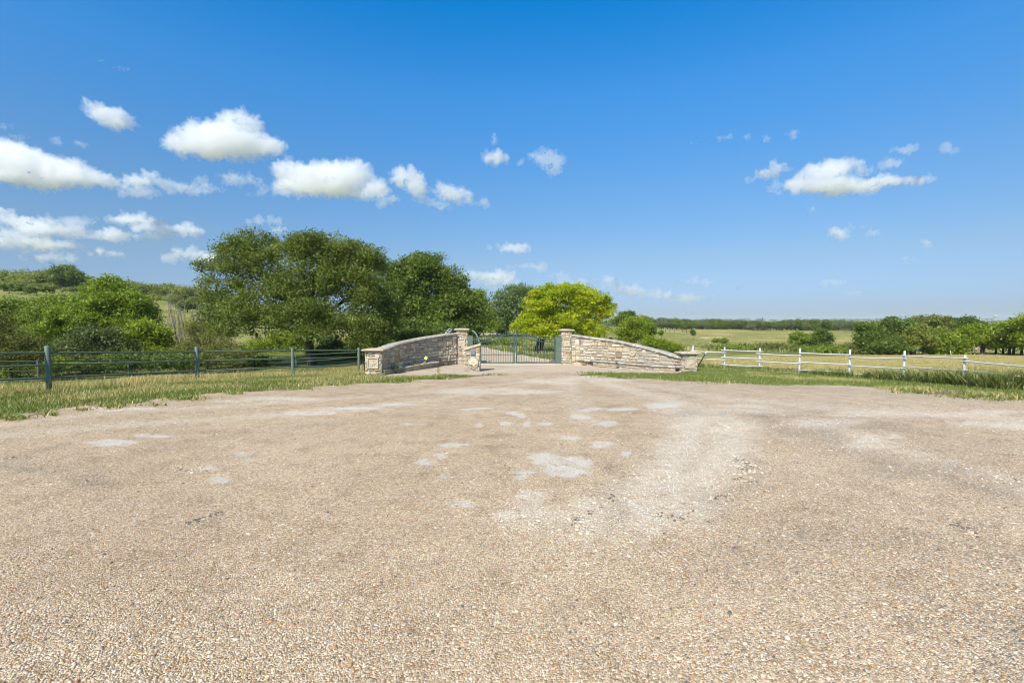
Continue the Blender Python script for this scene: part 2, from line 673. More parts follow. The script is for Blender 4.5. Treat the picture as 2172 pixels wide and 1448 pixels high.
PALE = [(1450, 960, 70, 60), (1400, 1010, 60, 60), (1350, 1060, 70, 40), (1500, 1000, 40, 40), (1250, 1090, 50, 30), (1260, 1120, 40, 20), (1100, 1090, 60, 22), (1480, 905, 90, 25),
        (1850, 935, 70, 20), (1760, 905, 100, 16), (1830, 880, 160, 12), (2050, 880, 130, 9), (2120, 905, 90, 12), (1380, 1110, 50, 25), (1440, 1080, 60, 25), (1250, 805, 80, 7), (1150, 810, 90, 9),
        (1560, 960, 40, 22), (430, 1000, 36, 9), (1590, 870, 120, 9), (1060, 830, 160, 10), (560, 850, 120, 8), (240, 870, 120, 7), (1130, 1055, 50, 16)]
DARK_ST = [(1590, 992, 34, 14), (1580, 1030, 40, 14), (1700, 925, 90, 20), (1950, 1005, 110, 22), (2110, 1030, 70, 25), (1520, 1060, 60, 14), (1640, 880, 80, 9), (1470, 880, 60, 8), (1900, 905, 90, 10),
        (60, 1000, 80, 20), (30, 975, 60, 8), (430, 1115, 55, 10), (450, 920, 45, 5), (870, 940, 40, 4), (1285, 1000, 14, 18), (1050, 985, 26, 8), (950, 890, 40, 5), (1320, 1085, 14, 16), (1240, 1125, 10, 8),
        (2140, 1400, 70, 60), (2060, 1120, 60, 14), (160, 1020, 70, 20), (1540, 1170, 60, 14), (1000, 1098, 24, 6), (1700, 1140, 60, 10), (1950, 1330, 70, 18), (690, 905, 60, 4), (1050, 950, 60, 5)]


def blobfield(lst, k=1.0, lobes=6):
    pre = []
    rb = np.random.default_rng(len(lst))
    sub = []
    for px, py, rx, ry in lst:      # each stain is a ragged union of smaller lobes
        for _ in range(lobes):
            a, q = rb.uniform(0, 6.28), rb.uniform(.1, .8)
            k_ = rb.uniform(.30, .62)
            sub.append((px + math.cos(a) * q * rx, py + math.sin(a) * q * ry, rx * k_, ry * k_))
    for px, py, rx, ry in sub:
        c = G(px, py)
        rX = rx * c[1] / F
        t, b_ = G(px, py - ry), G(px, py + ry)
        rY = max((t[1] - b_[1]) / 2, .04)
        pre.append((c[0], c[1], rX, rY))

    def f(x, y):
        v = np.zeros_like(x)
        for cx, cy, rX, rY in pre:
            # the pixel ellipse is sheared along the sight line
            sx = cx / cy
            dx = (x - cx - sx * (y - cy)) / rX
            dy = (y - cy) / rY
            r = np.sqrt(dx * dx + dy * dy)
            v = np.maximum(v, k * sstep(1.7, .2, r))
        return v
    return f


def strokes(lst):
    """wheel tracks: polylines given in photograph pixels, width in metres"""
    segs = []
    for pts, w, k in lst:
        P = [G(*q)[:2] for q in pts]
        for a, b in zip(P[:-1], P[1:]):
            segs.append((a, b, w, k))

    def f(x, y):
        v = np.zeros_like(x)
        for a, b, w, k in segs:
            e = b - a
            t = np.clip(((x - a[0]) * e[0] + (y - a[1]) * e[1]) / (e @ e + 1e-9), 0, 1)
            d = np.hypot(x - a[0] - t * e[0], y - a[1] - t * e[1])
            v = np.maximum(v, k * sstep(1.6 * w, .1 * w, d))
        return v
    return f


TR_PALE = [([(1230, 800), (1420, 850), (1480, 905), (1440, 980), (1370, 1050), (1260, 1110)], .65, .56), ([(1420, 850), (1560, 900), (1545, 960), (1480, 1030), (1430, 1090)], .5, .66),
           ([(1260, 800), (1500, 840), (1720, 890), (1860, 940), (2000, 985), (2172, 1035)], .5, .45), ([(1560, 850), (1800, 870), (2172, 893)], .8, .5), ([(1180, 805), (1050, 830), (820, 862), (560, 885), (240, 905), (0, 925)], .5, .45),
           ([(1160, 806), (900, 835), (500, 862), (200, 880), (0, 905)], .4, .42), ([(1120, 1075), (1180, 1095), (1120, 1110)], .3, .5), ([(1200, 800), (1210, 850), (1250, 900)], .5, .35)]
TR_DARK = [([(1460, 868), (1600, 880), (1720, 925), (1850, 975), (1990, 1010), (2172, 1060)], .5, .55), ([(1600, 870), (1800, 895), (2000, 925), (2172, 960)], .5, .4), ([(1520, 1070), (1600, 1030), (1590, 985)], .25, .5),
           ([(0, 985), (120, 1000), (260, 975), (450, 930), (700, 900), (950, 870)], .35, .42), ([(2172, 1400), (2120, 1330), (1980, 1290)], .25, .5), ([(1500, 1200), (1700, 1160), (1950, 1150), (2172, 1190)], .4, .38),
           ([(1250, 870), (1400, 850), (1640, 862)], .4, .4), ([(1290, 1060), (1320, 1090), (1290, 1120)], .15, .5)]


_pb, _ps, _db, _ds = blobfield(PALE, .78), strokes(TR_PALE), blobfield(DARK_ST, .7), strokes(TR_DARK)
PALE_F = lambda x, y: np.maximum(_pb(x, y), _ps(x, y))
DARK_F = lambda x, y: np.maximum(_db(x, y), _ds(x, y))
xs = np.concatenate([np.linspace(-34, -14, 100), np.arange(-13.9, -6, .1), np.arange(-6, 7, .075), np.arange(7, 17, .1), np.linspace(17.1, 34, 80)])
ys = np.concatenate([np.linspace(-25, 1.5, 24), np.arange(1.7, 4, .1), np.arange(4, 12.5, .075), np.arange(12.5, 26, .11)])
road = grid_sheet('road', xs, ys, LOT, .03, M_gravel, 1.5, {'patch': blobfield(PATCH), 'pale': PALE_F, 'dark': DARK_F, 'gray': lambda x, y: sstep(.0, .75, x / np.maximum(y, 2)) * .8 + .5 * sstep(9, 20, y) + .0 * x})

drv = grid_sheet('driveway', np.arange(-14, 11, .14), np.arange(20, 53, .14), DRIVE, .018, M_drive, .12)
drv2 = grid_sheet('driveway', np.arange(-8, 2, .3), np.arange(64, 77, .3), DRIVE_FAR, .05, M_drive, .4)

# kerb along the driveway behind the gate, and the strip under the gate
kb = MB()
kp = [G(*q) for q in [(1184, 770.3), (1150, 766), (1120, 760.5), (1090, 754.5), (1060, 748), (1035, 742.5), (1015, 738)]]
for a, b in zip(kp[:-1], kp[1:]):
    d = b - a
    L = np.hypot(d[0], d[1])
    m = (a + b) / 2
    kb.box((m[0], m[1], h1(m[0], m[1]) + .07), L + .02, .16, .2, (.62, .56, .46), math.atan2(d[1], d[0]), .015)
kb.build('kerb', M_coping)['kind'] = 'structure'
st = MB()
ga, gb = at(1005, 772, 28.35), at(1190, 771, 28.35)
st.box(((ga[0] + gb[0]) / 2, 28.2, h1(0, 28.2) + .01), gb[0] - ga[0], .55, .08, (.55, .49, .4), 0, .01)
st.build('concrete_strip', M_concrete_attr)['kind'] = 'structure'
bpy.data.objects['concrete_strip'].name = 'pavement'

# ------------------------------------------------------------------ ground sheet


def axis(lim, step, grow, far):
    a = [0.0]
    s = step
    while a[-1] < far:
        if a[-1] > lim:
            s *= grow
        a.append(a[-1] + s)
    return np.array(a)


ax = axis(60, .8, 1.035, 4500)
gx = np.concatenate([-ax[:0:-1], ax])
ay = axis(75, .8, 1.022, 6000)
gy = np.concatenate([-np.array([300, 120, 50, 25, 10, 4.0])[:], ay])
X, Y = np.meshgrid(gx, gy)
Zg = hz(X.ravel(), Y.ravel())
Xf, Yf = X.ravel(), Y.ravel()
D_ = np.maximum(Yf, .1)
b_ = Xf / np.maximum(D_, 12)
n1 = fbm(Xf / 9, Yf / 9, 31, 4)
n2 = fbm(Xf / 30, Yf / 30, 37, 3)
# golden strip behind the green fence, dry grass here and there
straw = .35 * sstep(.45, .7, n1)
lf = poly_sd([(-17, 14.2), (-14.3, 15.2), (-8.2, 25.5), (-9.5, 27), (-14, 23), (-25, 19), (-24, 14)], Xf, Yf)
straw = np.maximum(straw, sstep(.6, -.3, lf))
straw = np.maximum(straw, .5 * sstep(.42, .62, n2) * sstep(85, 120, D_) * sstep(.1, .3, b_))
straw = np.where((b_ < -.3) & (D_ > 60), .35 * sstep(.45, .7, n1), straw)
mown_poly = [tuple(G(*q)[:2]) for q in [(1495, 772), (1500, 762), (1560, 757), (1640, 755), (1760, 757), (1830, 753), (1930, 752.5), (2040, 752), (2172, 751), (2500, 752), (2800, 830), (2172, 812), (2047, 806), (1919, 799), (1803, 790), (1697, 785), (1600, 781)]]
mown = sstep(1.0, -.6, poly_sd(mown_poly, Xf, Yf))
scr_poly = [tuple(G(*q)[:2]) for q in [(1490, 757), (1560, 756), (1700, 752), (1850, 751), (1850, 738), (1760, 733), (1640, 729), (1560, 730), (1490, 738)]]
scrub = .85 * sstep(3, -3, poly_sd(scr_poly, Xf, Yf) + (n1 - .5) * 14)
scrub = np.maximum(scrub, .9 * sstep(24, 28, D_) * sstep(58, 46, D_) * sstep(-.32, -.42, b_))
scrub = np.maximum(scrub, .7 * sstep(.55, .66, n1) * sstep(70, 100, D_) * sstep(-.3, -.5, b_))
dirt_poly = [tuple(G(*q)[:2]) for q in [(1880, 826), (1960, 828), (2090, 836), (2110, 840), (2020, 838), (1900, 832)]]
dirt = sstep(.3, -.2, poly_sd(dirt_poly, Xf, Yf) + (n1 - .5) * .5)
dirt = np.maximum(dirt, .8 * sstep(.55, -.15, np.abs(poly_sd(LOT, Xf, Yf)) - .25) * (D_ < 26))
nx, ny = len(gx), len(gy)
ii, jj = np.meshgrid(np.arange(nx - 1), np.arange(ny - 1))
q = np.stack([jj * nx + ii, jj * nx + ii + 1, (jj + 1) * nx + ii + 1, (jj + 1) * nx + ii], -1).reshape(-1, 4)
g = mesh_np('ground', np.stack([Xf, Yf, Zg], 1), q, M_ground, smooth=True, attrs={'straw': straw, 'mown': mown, 'scrub': scrub, 'dirt': dirt})
g['kind'] = 'structure'

# ------------------------------------------------------------------ stone entrance
PAL_STONE = [((.56, .475, .34), 6), ((.59, .51, .375), 6), ((.51, .415, .28), 4), ((.45, .40, .32), 3.5), ((.37, .325, .26), 1.8), ((.45, .31, .165), .8), ((.62, .55, .43), 2.5), ((.34, .26, .17), .7)]
_pw = np.array([p[1] for p in PAL_STONE])
_pw = _pw / _pw.sum()


def stone_col(r):
    c = np.array(PAL_STONE[r.choice(len(PAL_STONE), p=_pw)][0])
    return tuple(c * r.uniform(.82, 1.12))


def stone_block(mb, o, ax_, an, az0, w, zb, zt, d, r, rough, col=None):
    """one stone: o = xy of its middle on the wall face"""
    col = col or stone_col(r)
    j = lambda a: r.uniform(-a, a)
    w2 = w / 2
    c = .012 + .012 * rough
    back = [(-w2, zb), (w2, zb), (w2, zt), (-w2, zt)]
    fr = [(-w2 + c + j(.008), zb + c + j(.006)), (w2 - c + j(.008), zb + c + j(.006)), (w2 - c + j(.008), zt - c + j(.006)), (-w2 + c + j(.008), zt - c + j(.006))]
    vs = []
    for x, z in back:
        vs.append((o[0] + ax_[0] * x - an[0] * .03, o[1] + ax_[1] * x - an[1] * .03, z))
    for x, z in fr:
        dd = d + j(.012 * rough)
        vs.append((o[0] + ax_[0] * x + an[0] * dd, o[1] + ax_[1] * x + an[1] * dd, z))
    cx_, cz_ = j(.2) * w, (zb + zt) / 2 + j(.2) * (zt - zb)
    dd = d + .006 + .028 * rough * r.random()
    vs.append((o[0] + ax_[0] * cx_ + an[0] * dd, o[1] + ax_[1] * cx_ + an[1] * dd, cz_))
    fs = [(0, 1, 5, 4), (1, 2, 6, 5), (2, 3, 7, 6), (3, 0, 4, 7), (4, 5, 8), (5, 6, 8), (6, 7, 8), (7, 4, 8)]
    mb.add(vs, fs, col)


class Path:
    def __init__(s, pts):
        s.p = np.array([q[:2] for q in pts], float)
        d = np.hypot(*np.diff(s.p, axis=0).T)
        s.s = np.concatenate([[0], np.cumsum(d)])
        s.L = s.s[-1]

    def at(s, t):
        return np.array([np.interp(t, s.s, s.p[:, 0]), np.interp(t, s.s, s.p[:, 1])])

    def fr(s, t, side):
        a, b = s.at(max(t - .05, 0)), s.at(min(t + .05, s.L))
        d = (b - a) / np.hypot(*(b - a))
        n = np.array([-d[1], d[0]]) * side
        return d, n


def facing(path):
    """side whose normal looks towards the road"""
    d, n = path.fr(path.L / 2, 1)
    m = path.at(path.L / 2)
    return 1 if n @ (np.array([0, 8.0]) - m) > 0 else -1


def stonework(mb, path, side, zbot, ztop, seed, ch=(.22, .38), ln=(.2, .55), rough=1.0, dep=(.02, .06), skip=None):
    r = np.random.default_rng(seed)
    z = min(zbot(t) for t in np.linspace(0, path.L, 9)) - .1
    zmax = max(ztop(t) for t in np.linspace(0, path.L, 30))
    while z < zmax - .03:
        h = r.uniform(*ch)
        t = -r.uniform(0, .2)
        while t < path.L:
            w = r.uniform(*ln)
            cells = []
            q = r.random()
            if h < .15 or q < .25:
                cells = [(0, 1, 0, 1)]
            elif q < .55:
                m_ = r.uniform(.35, .65)
                cells = [(0, 1, 0, m_), (0, 1, m_, 1)]
            elif q < .75:
                m_, k_ = r.uniform(.35, .65), r.uniform(.35, .65)
                cells = [(0, 1, 0, m_), (0, k_, m_, 1), (k_, 1, m_, 1)]
            elif q < .9:
                m_, k_ = r.uniform(.35, .65), r.uniform(.35, .65)
                cells = [(0, k_, 0, m_), (k_, 1, 0, m_), (0, 1, m_, 1)]
            else:
                m_, k_ = r.uniform(.3, .7), r.uniform(.35, .65)
                cells = [(0, k_, 0, 1), (k_, 1, 0, m_), (k_, 1, m_, 1)]
            for u0, u1, v0, v1 in cells:
                a, b = max(t + w * u0, 0), min(t + w * u1, path.L)
                if b - a < .04:
                    continue
                m = (a + b) / 2
                zt, zb = min(z + h * v1, ztop(a), ztop(b)), max(z + h * v0, zbot(m) - .12)
                if zt - zb < .03 or (skip and skip(m, (zt + zb) / 2)):
                    continue
                d, n = path.fr(m, side)
                stone_block(mb, path.at(m), d, n, 0, b - a - .012, zb + .006, zt - .006, r.uniform(*dep), r, rough)
            t += w
        z += h


def core(mb, path, side, zbot, ztop, thick, n=40, col=(.40, .34, .26)):
    vs, fs = [], []
    for i in range(n + 1):
        t = path.L * i / n
        d, nn = path.fr(t, side)
        o = path.at(t)
        b = o - nn * thick
        vs += [(o[0], o[1], zbot(t) - .3), (o[0], o[1], ztop(t)), (b[0], b[1], ztop(t)), (b[0], b[1], zbot(t) - .3)]
    for i in range(n):
        for k in range(3):
            fs.append((i * 4 + k, i * 4 + 4 + k, i * 4 + 5 + k, i * 4 + 1 + k))
    fs += [(0, 1, 2, 3), (n * 4 + 3, n * 4 + 2, n * 4 + 1, n * 4)]
    mb.add(vs, fs, col)


def coping(mb, path, side, ztop, out, back, th, seed, ln=(.45, .8)):
    r = np.random.default_rng(seed)
    t = 0
    while t < path.L - .02:
        w = min(r.uniform(*ln), path.L - t)
        col = tuple(np.array((.50, .46, .38)) * r.uniform(.8, 1.15))
        vs = []
        j = lambda a=.012: r.uniform(-a, a)
        N = 3
        for i in range(N + 1):
            s_ = t + .004 + (w - .008) * i / N
            d, n = path.fr(s_, side)
            o = path.at(s_)
            z = ztop(s_)
            for off, dz in ((out + j(), 0), (out + .012 + j(), th * .5), (out - .03 + j(), th + j(.008)), (-back + .03 + j(), th + j(.008)), (-back, th * .4), (-back, 0)):
                p = o + n * off
                vs.append((p[0], p[1], z + dz))
        fs = []
        for i in range(N):
            for k in range(6):
                k2 = (k + 1) % 6
                fs.append((i * 6 + k, i * 6 + k2, i * 6 + 6 + k2, i * 6 + 6 + k))
        fs += [tuple(range(5, -1, -1)), tuple(range(N * 6, N * 6 + 6))]
        mb.add(vs, fs, col)
        t += w


def px_of(p):
    return CX + F * p[0] / (p[1] * CP + .04)


def star_mesh(mb, c, R1, raised, ax_=(1, 0), an=(0, -1), col=(.55, .47, .34), ring=True):
    """faceted five-pointed star standing out of a face"""
    vs = []
    for k in range(10):
        a = math.pi / 2 + k * math.pi / 5
        q = R1 if k % 2 == 0 else R1 * .42
        vs.append((c[0] + ax_[0] * q * math.cos(a) + an[0] * .004, c[1] + ax_[1] * q * math.cos(a) + an[1] * .004, c[2] + q * math.sin(a)))
    vs.append((c[0] + an[0] * raised, c[1] + an[1] * raised, c[2]))
    mb.add(vs, [(k, (k + 1) % 10, 10) for k in range(10)], col)


def disc(mb, c, rad, d, ax_=(1, 0), an=(0, -1), col=(.5, .43, .31), n=36, rim=.0, cap=True):
    ring = lambda r_, o: [(c[0] + ax_[0] * r_ * math.cos(2 * math.pi * k / n) + an[0] * o, c[1] + ax_[1] * r_ * math.cos(2 * math.pi * k / n) + an[1] * o,
                           c[2] + r_ * math.sin(2 * math.pi * k / n)) for k in range(n)]
    rs = [ring(rad, -.05), ring(rad, d - .01), ring(rad - .01, d)]
    if rim:
        rs += [ring(rad - rim, d), ring(rad - rim - .006, d - .028)]
    vs = sum(rs, [])
    fs = []
    for i in range(len(rs) - 1):
        fs += [(i * n + k, i * n + (k + 1) % n, (i + 1) * n + (k + 1) % n, (i + 1) * n + k) for k in range(n)]
    if cap:
        fs.append(tuple(range((len(rs) - 1) * n, len(rs) * n)))
    mb.add(vs, fs, col)


def wing_wall(path, tops, label, seed, med, star):
    side = facing(path)
    CT = .10
    zt = lambda t: (lambda p: at(px_of(p), np.interp(px_of(p), [q[0] for q in tops], [q[1] for q in tops]), p[1])[2] - CT)(path.at(t))
    zb = lambda t: h1(*path.at(t))
    m = path.at(path.L / 2)
    root = empty('stone_wall', (m[0], m[1], h1(*m)), label, 'wall', 'stone wing walls of the gateway')
    org = tuple(root.location)
    ts = np.linspace(0, path.L, 200)
    tm = ts[np.argmin([abs(px_of(path.at(t)) - med[0]) for t in ts])]
    pm = path.at(tm)
    zm = at(med[0], med[1], pm[1])[2]
    mb = MB()
    core(mb, path, side, zb, zt, .42)
    stonework(mb, path, side, zb, zt, seed, skip=lambda t, z: (t - tm) ** 2 + (z - zm) ** 2 < .20 ** 2)
    mb.build('stonework', M_stone, root, org)
    cp = MB()
    coping(cp, path, side, zt, .09, .46, CT, seed + 1)
    cp.build('coping', M_coping, root, org)
    d, n = path.fr(tm, side)
    mb = MB()
    disc(mb, (pm[0], pm[1], zm), .19, .075, d, n, rim=.025)
    if star:
        star_mesh(mb, (pm[0] + n[0] * .05, pm[1] + n[1] * .05, zm), .14, .03, d, n)
    mb.build('medallion', M_dressed, root, org)
    return zt, zb, side


PL, PR = Path(WALL_L), Path(WALL_R)
ztL, zbL, sL = wing_wall(PL, [(800, 745), (815, 738), (840, 729), (870, 722), (900, 716), (930, 711), (965, 706), (985, 705)],
                         'curved stone wall left of the gate, with a small solar panel on its coping', 5, (848, 748), False)
ztR, zbR, sR = wing_wall(PR, [(1200, 708), (1215, 710), (1240, 713), (1270, 717), (1300, 721), (1340, 729), (1380, 739), (1420, 750), (1440, 756), (1460, 760)],
                         'curved stone wall right of the gate, sloping down towards the white fence', 8, (1343, 748), True)


def pillar(c, w, ztop, label, seed, star_z, panel, cap_over, tall):
    g0 = h1(c[0], c[1])
    root = empty('stone_pillar', (c[0], c[1], g0), label, 'pillar', 'stone pillars of the gateway')
    org = tuple(root.location)
    mb = MB()
    h = w / 2
    mb.box((c[0], c[1], (g0 - .3 + ztop) / 2), w - .02, w - .02, ztop - g0 + .3, (.40, .34, .26))
    r = np.random.default_rng(seed)
    for k in range(4):
        a = k * math.pi / 2
        dx, nx_ = (math.cos(a), math.sin(a)), (math.sin(a), -math.cos(a))
        ctr = np.array([c[0] + nx_[0] * h, c[1] + nx_[1] * h])
        P = Path([ctr - np.array(dx) * (h + .01), ctr + np.array(dx) * (h + .01)])
        sd_ = 1 if (P.fr(.1, 1)[1] @ np.array(nx_)) > 0 else -1
        skip = (lambda t, z: abs(t - P.L / 2) < panel * .62 and abs(z - star_z) < panel * .62) if k == 0 else None
        stonework(mb, P, sd_, lambda t: g0, lambda t: ztop, seed + k, ch=(.18, .32), ln=(.22, .5), rough=.7, dep=(.012, .035), skip=skip)
    mb.build('shaft', M_stone, root, org)
    # cap
    cp = MB()
    rings = []
    for half, z in ((h + .03, 0), (h + .05, .02), (h + cap_over - .02, .05), (h + cap_over, .06), (h + cap_over, .10), (h + cap_over - .03, .118), (h * .5, .15)):
        e = .012
        rings.append([(c[0] + sx * half, c[1] + sy * half, ztop + z) for sx, sy in ((-1, -1), (1, -1), (1, 1), (-1, 1))])
    vs = sum(rings, [])
    fs = []
    for i in range(len(rings) - 1):
        fs += [(i * 4 + k, i * 4 + (k + 1) % 4, i * 4 + 4 + (k + 1) % 4, i * 4 + 4 + k) for k in range(4)]
    fs += [(3, 2, 1, 0), tuple(range(len(vs) - 4, len(vs)))]
    cp.add(vs, fs)
    cp.build('cap', M_dressed, root, org)
    # star panel: a sunk square with a frame round it
    sp = MB()
    y0 = c[1] - h - .045
    sp.box((c[0], y0 + .05, star_z), panel, .07, panel, (.5, .43, .31), 0, .006)
    fw = .05
    for dx, dz, sx, sz in ((0, panel / 2 + fw / 2, panel + 2 * fw, fw), (0, -panel / 2 - fw / 2, panel + 2 * fw, fw), (-panel / 2 - fw / 2, 0, fw, panel), (panel / 2 + fw / 2, 0, fw, panel)):
        sp.box((c[0] + dx, y0 + .03, star_z + dz), sx - .002, .09, sz - .002, (.5, .43, .31), 0, .008)
    star_mesh(sp, (c[0], y0 + .013, star_z - (.0 if tall else .03)), panel * .48, .035)
    sp.build('star_panel', M_dressed, root, org)
    return root


def zat(px, py, D):
    return float(at(px, py, D)[2])


pillar((PT_L[0], PT_L[1] + .33), .62, zat(979, 701.5, 28.3), 'tall stone pillar on the left side of the gate', 31, zat(979, 727, 28.0), .34, .14, True)
pillar((PT_R[0], PT_R[1] + .33), .62, zat(1201, 703, 28.3), 'tall stone pillar on the right side of the gate', 41, zat(1203, 727, 28.0), .34, .14, True)
pillar((PS_L[0], PS_L[1] + .33), .70, zat(792, 746, 21.4), 'short stone pillar at the end of the green pipe fence', 51, zat(792, 770, 21.4), .40, .15, False)
pillar((PS_R[0] + .06, PS_R[1] + .36), .70, zat(1461, 752.5, 23.4), 'short stone pillar at the end of the white pipe fence', 61, zat(1466, 770, 23.4), .40, .15, False)


# planters in front of the wing walls
def planter(pts, label, seed, hh, wall):
    P = Path([G(*q)[:2] for q in pts])
    side = facing(P)
    zb = lambda t: h1(*P.at(t))
    zt = lambda t: h1(*P.at(t)) + hh * (.75 + .25 * t / P.L)
    m = P.at(P.L / 2)
    root = empty('stone_planter', (m[0], m[1], h1(*m)), label, 'planter', 'low stone planters under the wing walls')
    org = tuple(root.location)
    mb = MB()
    core(mb, P, side, zb, zt, .26)
    stonework(mb, P, side, zb, zt, seed, ch=(.09, .16), ln=(.15, .4), dep=(.02, .05))
    mb.build('stonework', M_stone, root, org)
    cp = MB()
    coping(cp, P, side, zt, .06, .30, .07, seed + 1, (.25, .5))
    cp.build('coping', M_coping, root, org)
    sb = MB()
    vs, fs = [], []
    n = 24
    for i in range(n + 1):
        t = P.L * i / n
        o = P.at(t)
        d, nn = P.fr(t, side)
        b = wall[int((len(wall) - 1) * (1 - i / n))] if np.hypot(*(wall[-1] - P.at(0))) < np.hypot(*(wall[0] - P.at(0))) else wall[int((len(wall) - 1) * i / n)]
        a = o - nn * .2
        z = zt(t) - .04
        vs += [(a[0], a[1], z), ((a[0] + b[0]) / 2, (a[1] + b[1]) / 2, z + .02), (b[0], b[1], z)]
    for i in range(n):
        for k in range(2):
            fs.append((i * 3 + k, i * 3 + 1 + k, i * 3 + 4 + k, i * 3 + 3 + k))
    sb.add(vs, fs, (.22, .165, .11))
    sb.build('soil', M_soil, root, org)
    return P, zt


PPL, pzL = planter([(813, 796), (850, 790.5), (880, 786.5), (905, 782.5), (930, 778.5)], 'low stone planter with agaves at the foot of the left wing wall', 71, .25, WALL_L)
PPR, pzR = planter([(1432, 789.5), (1380, 787), (1340, 784), (1300, 781), (1258, 777.5)], 'low stone planter with weeds at the foot of the right wing wall', 77, .30, WALL_R)

# ---- mailbox pillar
mc = G(1001.5, 788.5)
D0 = mc[1]
x0, x1 = at(986.5, 780, D0)[0], at(1016.8, 780, D0)[0]
zl, zr = zat(986, 742, D0), zat(1017, 733.5, D0)
g0 = float(mc[2])
root = empty('mailbox_pillar', ((x0 + x1) / 2, D0 + .3, g0), 'small stone mailbox pillar with a slanted cap and round carved medallion', 'mailbox pillar')
org = tuple(root.location)
mb = MB()
cxm, wid, dep_ = (x0 + x1) / 2, x1 - x0, .6
vs = [(x0, D0, g0 - .2), (x1, D0, g0 - .2), (x1, D0 + dep_, g0 - .2), (x0, D0 + dep_, g0 - .2), (x0, D0, zl), (x1, D0, zr), (x1, D0 + dep_, zr), (x0, D0 + dep_, zl)]
mb.add(vs, [(0, 1, 5, 4), (1, 2, 6, 5), (2, 3, 7, 6), (3, 0, 4, 7), (4, 5, 6, 7)], (.42, .36, .27))
zm_ = zat(1003.6, 769.5, D0)
Pm = Path([(x0 - .01, D0), (x1 + .01, D0)])
ztm = lambda t: zl + (zr - zl) * np.clip(t / Pm.L, 0, 1)
stonework(mb, Pm, facing(Pm), lambda t: g0, ztm, 91, ch=(.16, .3), ln=(.2, .45), rough=.8, dep=(.012, .035), skip=lambda t, z: abs(z - zm_) < .17 and abs(t - Pm.L / 2) < .2)
Ps = Path([(x1, D0 - .01), (x1, D0 + dep_)])
sd_ = 1 if Ps.fr(.1, 1)[1][0] > 0 else -1
stonework(mb, Ps, sd_, lambda t: g0, lambda t: zr, 92, ch=(.14, .24), ln=(.2, .42), rough=.7, dep=(.012, .035))
Ps2 = Path([(x0, D0 - .01), (x0, D0 + dep_)])
stonework(mb, Ps2, -sd_, lambda t: g0, lambda t: zl, 93, ch=(.14, .24), ln=(.2, .42), rough=.7, dep=(.012, .035))
mb.build('shaft', M_stone, root, org)
cp = MB()
sl = math.atan2(zr - zl, wid)
ov = .06
vs = []
for s_, zz in ((-1, zl), (1, zr)):
    xx = (x0 - ov) if s_ < 0 else (x1 + ov)
    zz = zz + s_ * ov * math.tan(sl)
    for dy, dz in ((-ov, .0), (-ov, .085), (-ov + .015, .10), (dep_ + ov, .10), (dep_ + ov, 0)):
        vs.append((xx, D0 + dy, zz + dz))
cp.add(vs, [(0, 5, 6, 1), (1, 6, 7, 2), (2, 7, 8, 3), (3, 8, 9, 4), (4, 9, 5, 0), (4, 3, 2, 1, 0)[::-1], (5, 6, 7, 8, 9)[::-1]])
cp.build('cap', M_dressed, root, org)
# round medallion: raised rim, plate cut to the outline of the state, sunk crescent below, small relief letters
md = MB()
rr = .255
yy = D0 - .05
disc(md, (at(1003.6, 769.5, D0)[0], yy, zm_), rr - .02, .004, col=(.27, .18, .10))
disc(md, (at(1003.6, 769.5, D0)[0], yy, zm_), rr, .032, rim=.026, col=(.60, .52, .38), cap=False)
mx = at(1003.6, 769.5, D0)[0]
plate = [(-.86, -.02), (-.70, -.18), (-.52, -.36), (-.40, -.30), (-.28, -.22), (-.12, -.38), (.04, -.62), (.20, -.76), (.26, -.56), (.36, -.42), (.55, -.28), (.70, -.22), (.86, -.06)]
arc = [(.87 * math.cos(a), .87 * math.sin(a)) for a in np.linspace(0, math.pi, 20)]
pl = plate + arc
n_ = len(pl)
vs = [(mx + rr * x, yy - .004, zm_ + rr * z) for x, z in pl] + [(mx + rr * x, yy - .022, zm_ + rr * z) for x, z in pl]
md.add(vs, [tuple(range(n_, 2 * n_))] + [(k, (k + 1) % n_, n_ + (k + 1) % n_, n_ + k) for k in range(n_)], (.60, .51, .37))
for x, a in ((-.22, 0), (-.07, 18), (.05, -18), (.22, 0)):
    M = __import__('mathutils').Matrix.Rotation(R(a), 3, 'Y')
    md.box((mx + rr * x, yy - .026, zm_ + rr * .12), .012, .012, .07, (.38, .31, .22), 0, 0, M)
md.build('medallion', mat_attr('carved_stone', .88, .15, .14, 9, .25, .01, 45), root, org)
# grey letter box with a gabled top
lb = MB()
bx, bz0, bz1 = at(1003, 746, D0)[0], zat(1003, 752, D0), zat(1003, 744, D0)
w2 = .105
yb = D0 - .07
prof = [(-w2, bz0), (w2, bz0), (w2, bz1), (w2 * .55, bz1 + .075), (-w2 * .55, bz1 + .075), (-w2, bz1)]
vs = [(bx + x, D0 + .02, z) for x, z in prof] + [(bx + x, yb, z) for x, z in prof] + [(bx + x * .86, yb - .012, (z - bz0) * .9 + bz0 + .012) for x, z in prof]
lb.add(vs, [tuple(range(12, 18))] + [(a + k, a + (k + 1) % 6, a + 6 + (k + 1) % 6, a + 6 + k) for a in (0, 6) for k in range(6)])
lbo = lb.build('letter_box', M_grey, root, org)
dk = MB()
dk.box((bx, yb - .016, bz0 + .10), .045, .012, .15, (.01, .01, .01), 0, .003)
dk.build('slot', M_black, lbo, (0, 0, 0))

# ---- gate
DG = 28.45
gz = lambda py: zat(1093, py, DG)
gx_ = lambda px: float(at(px, 740, DG)[0])


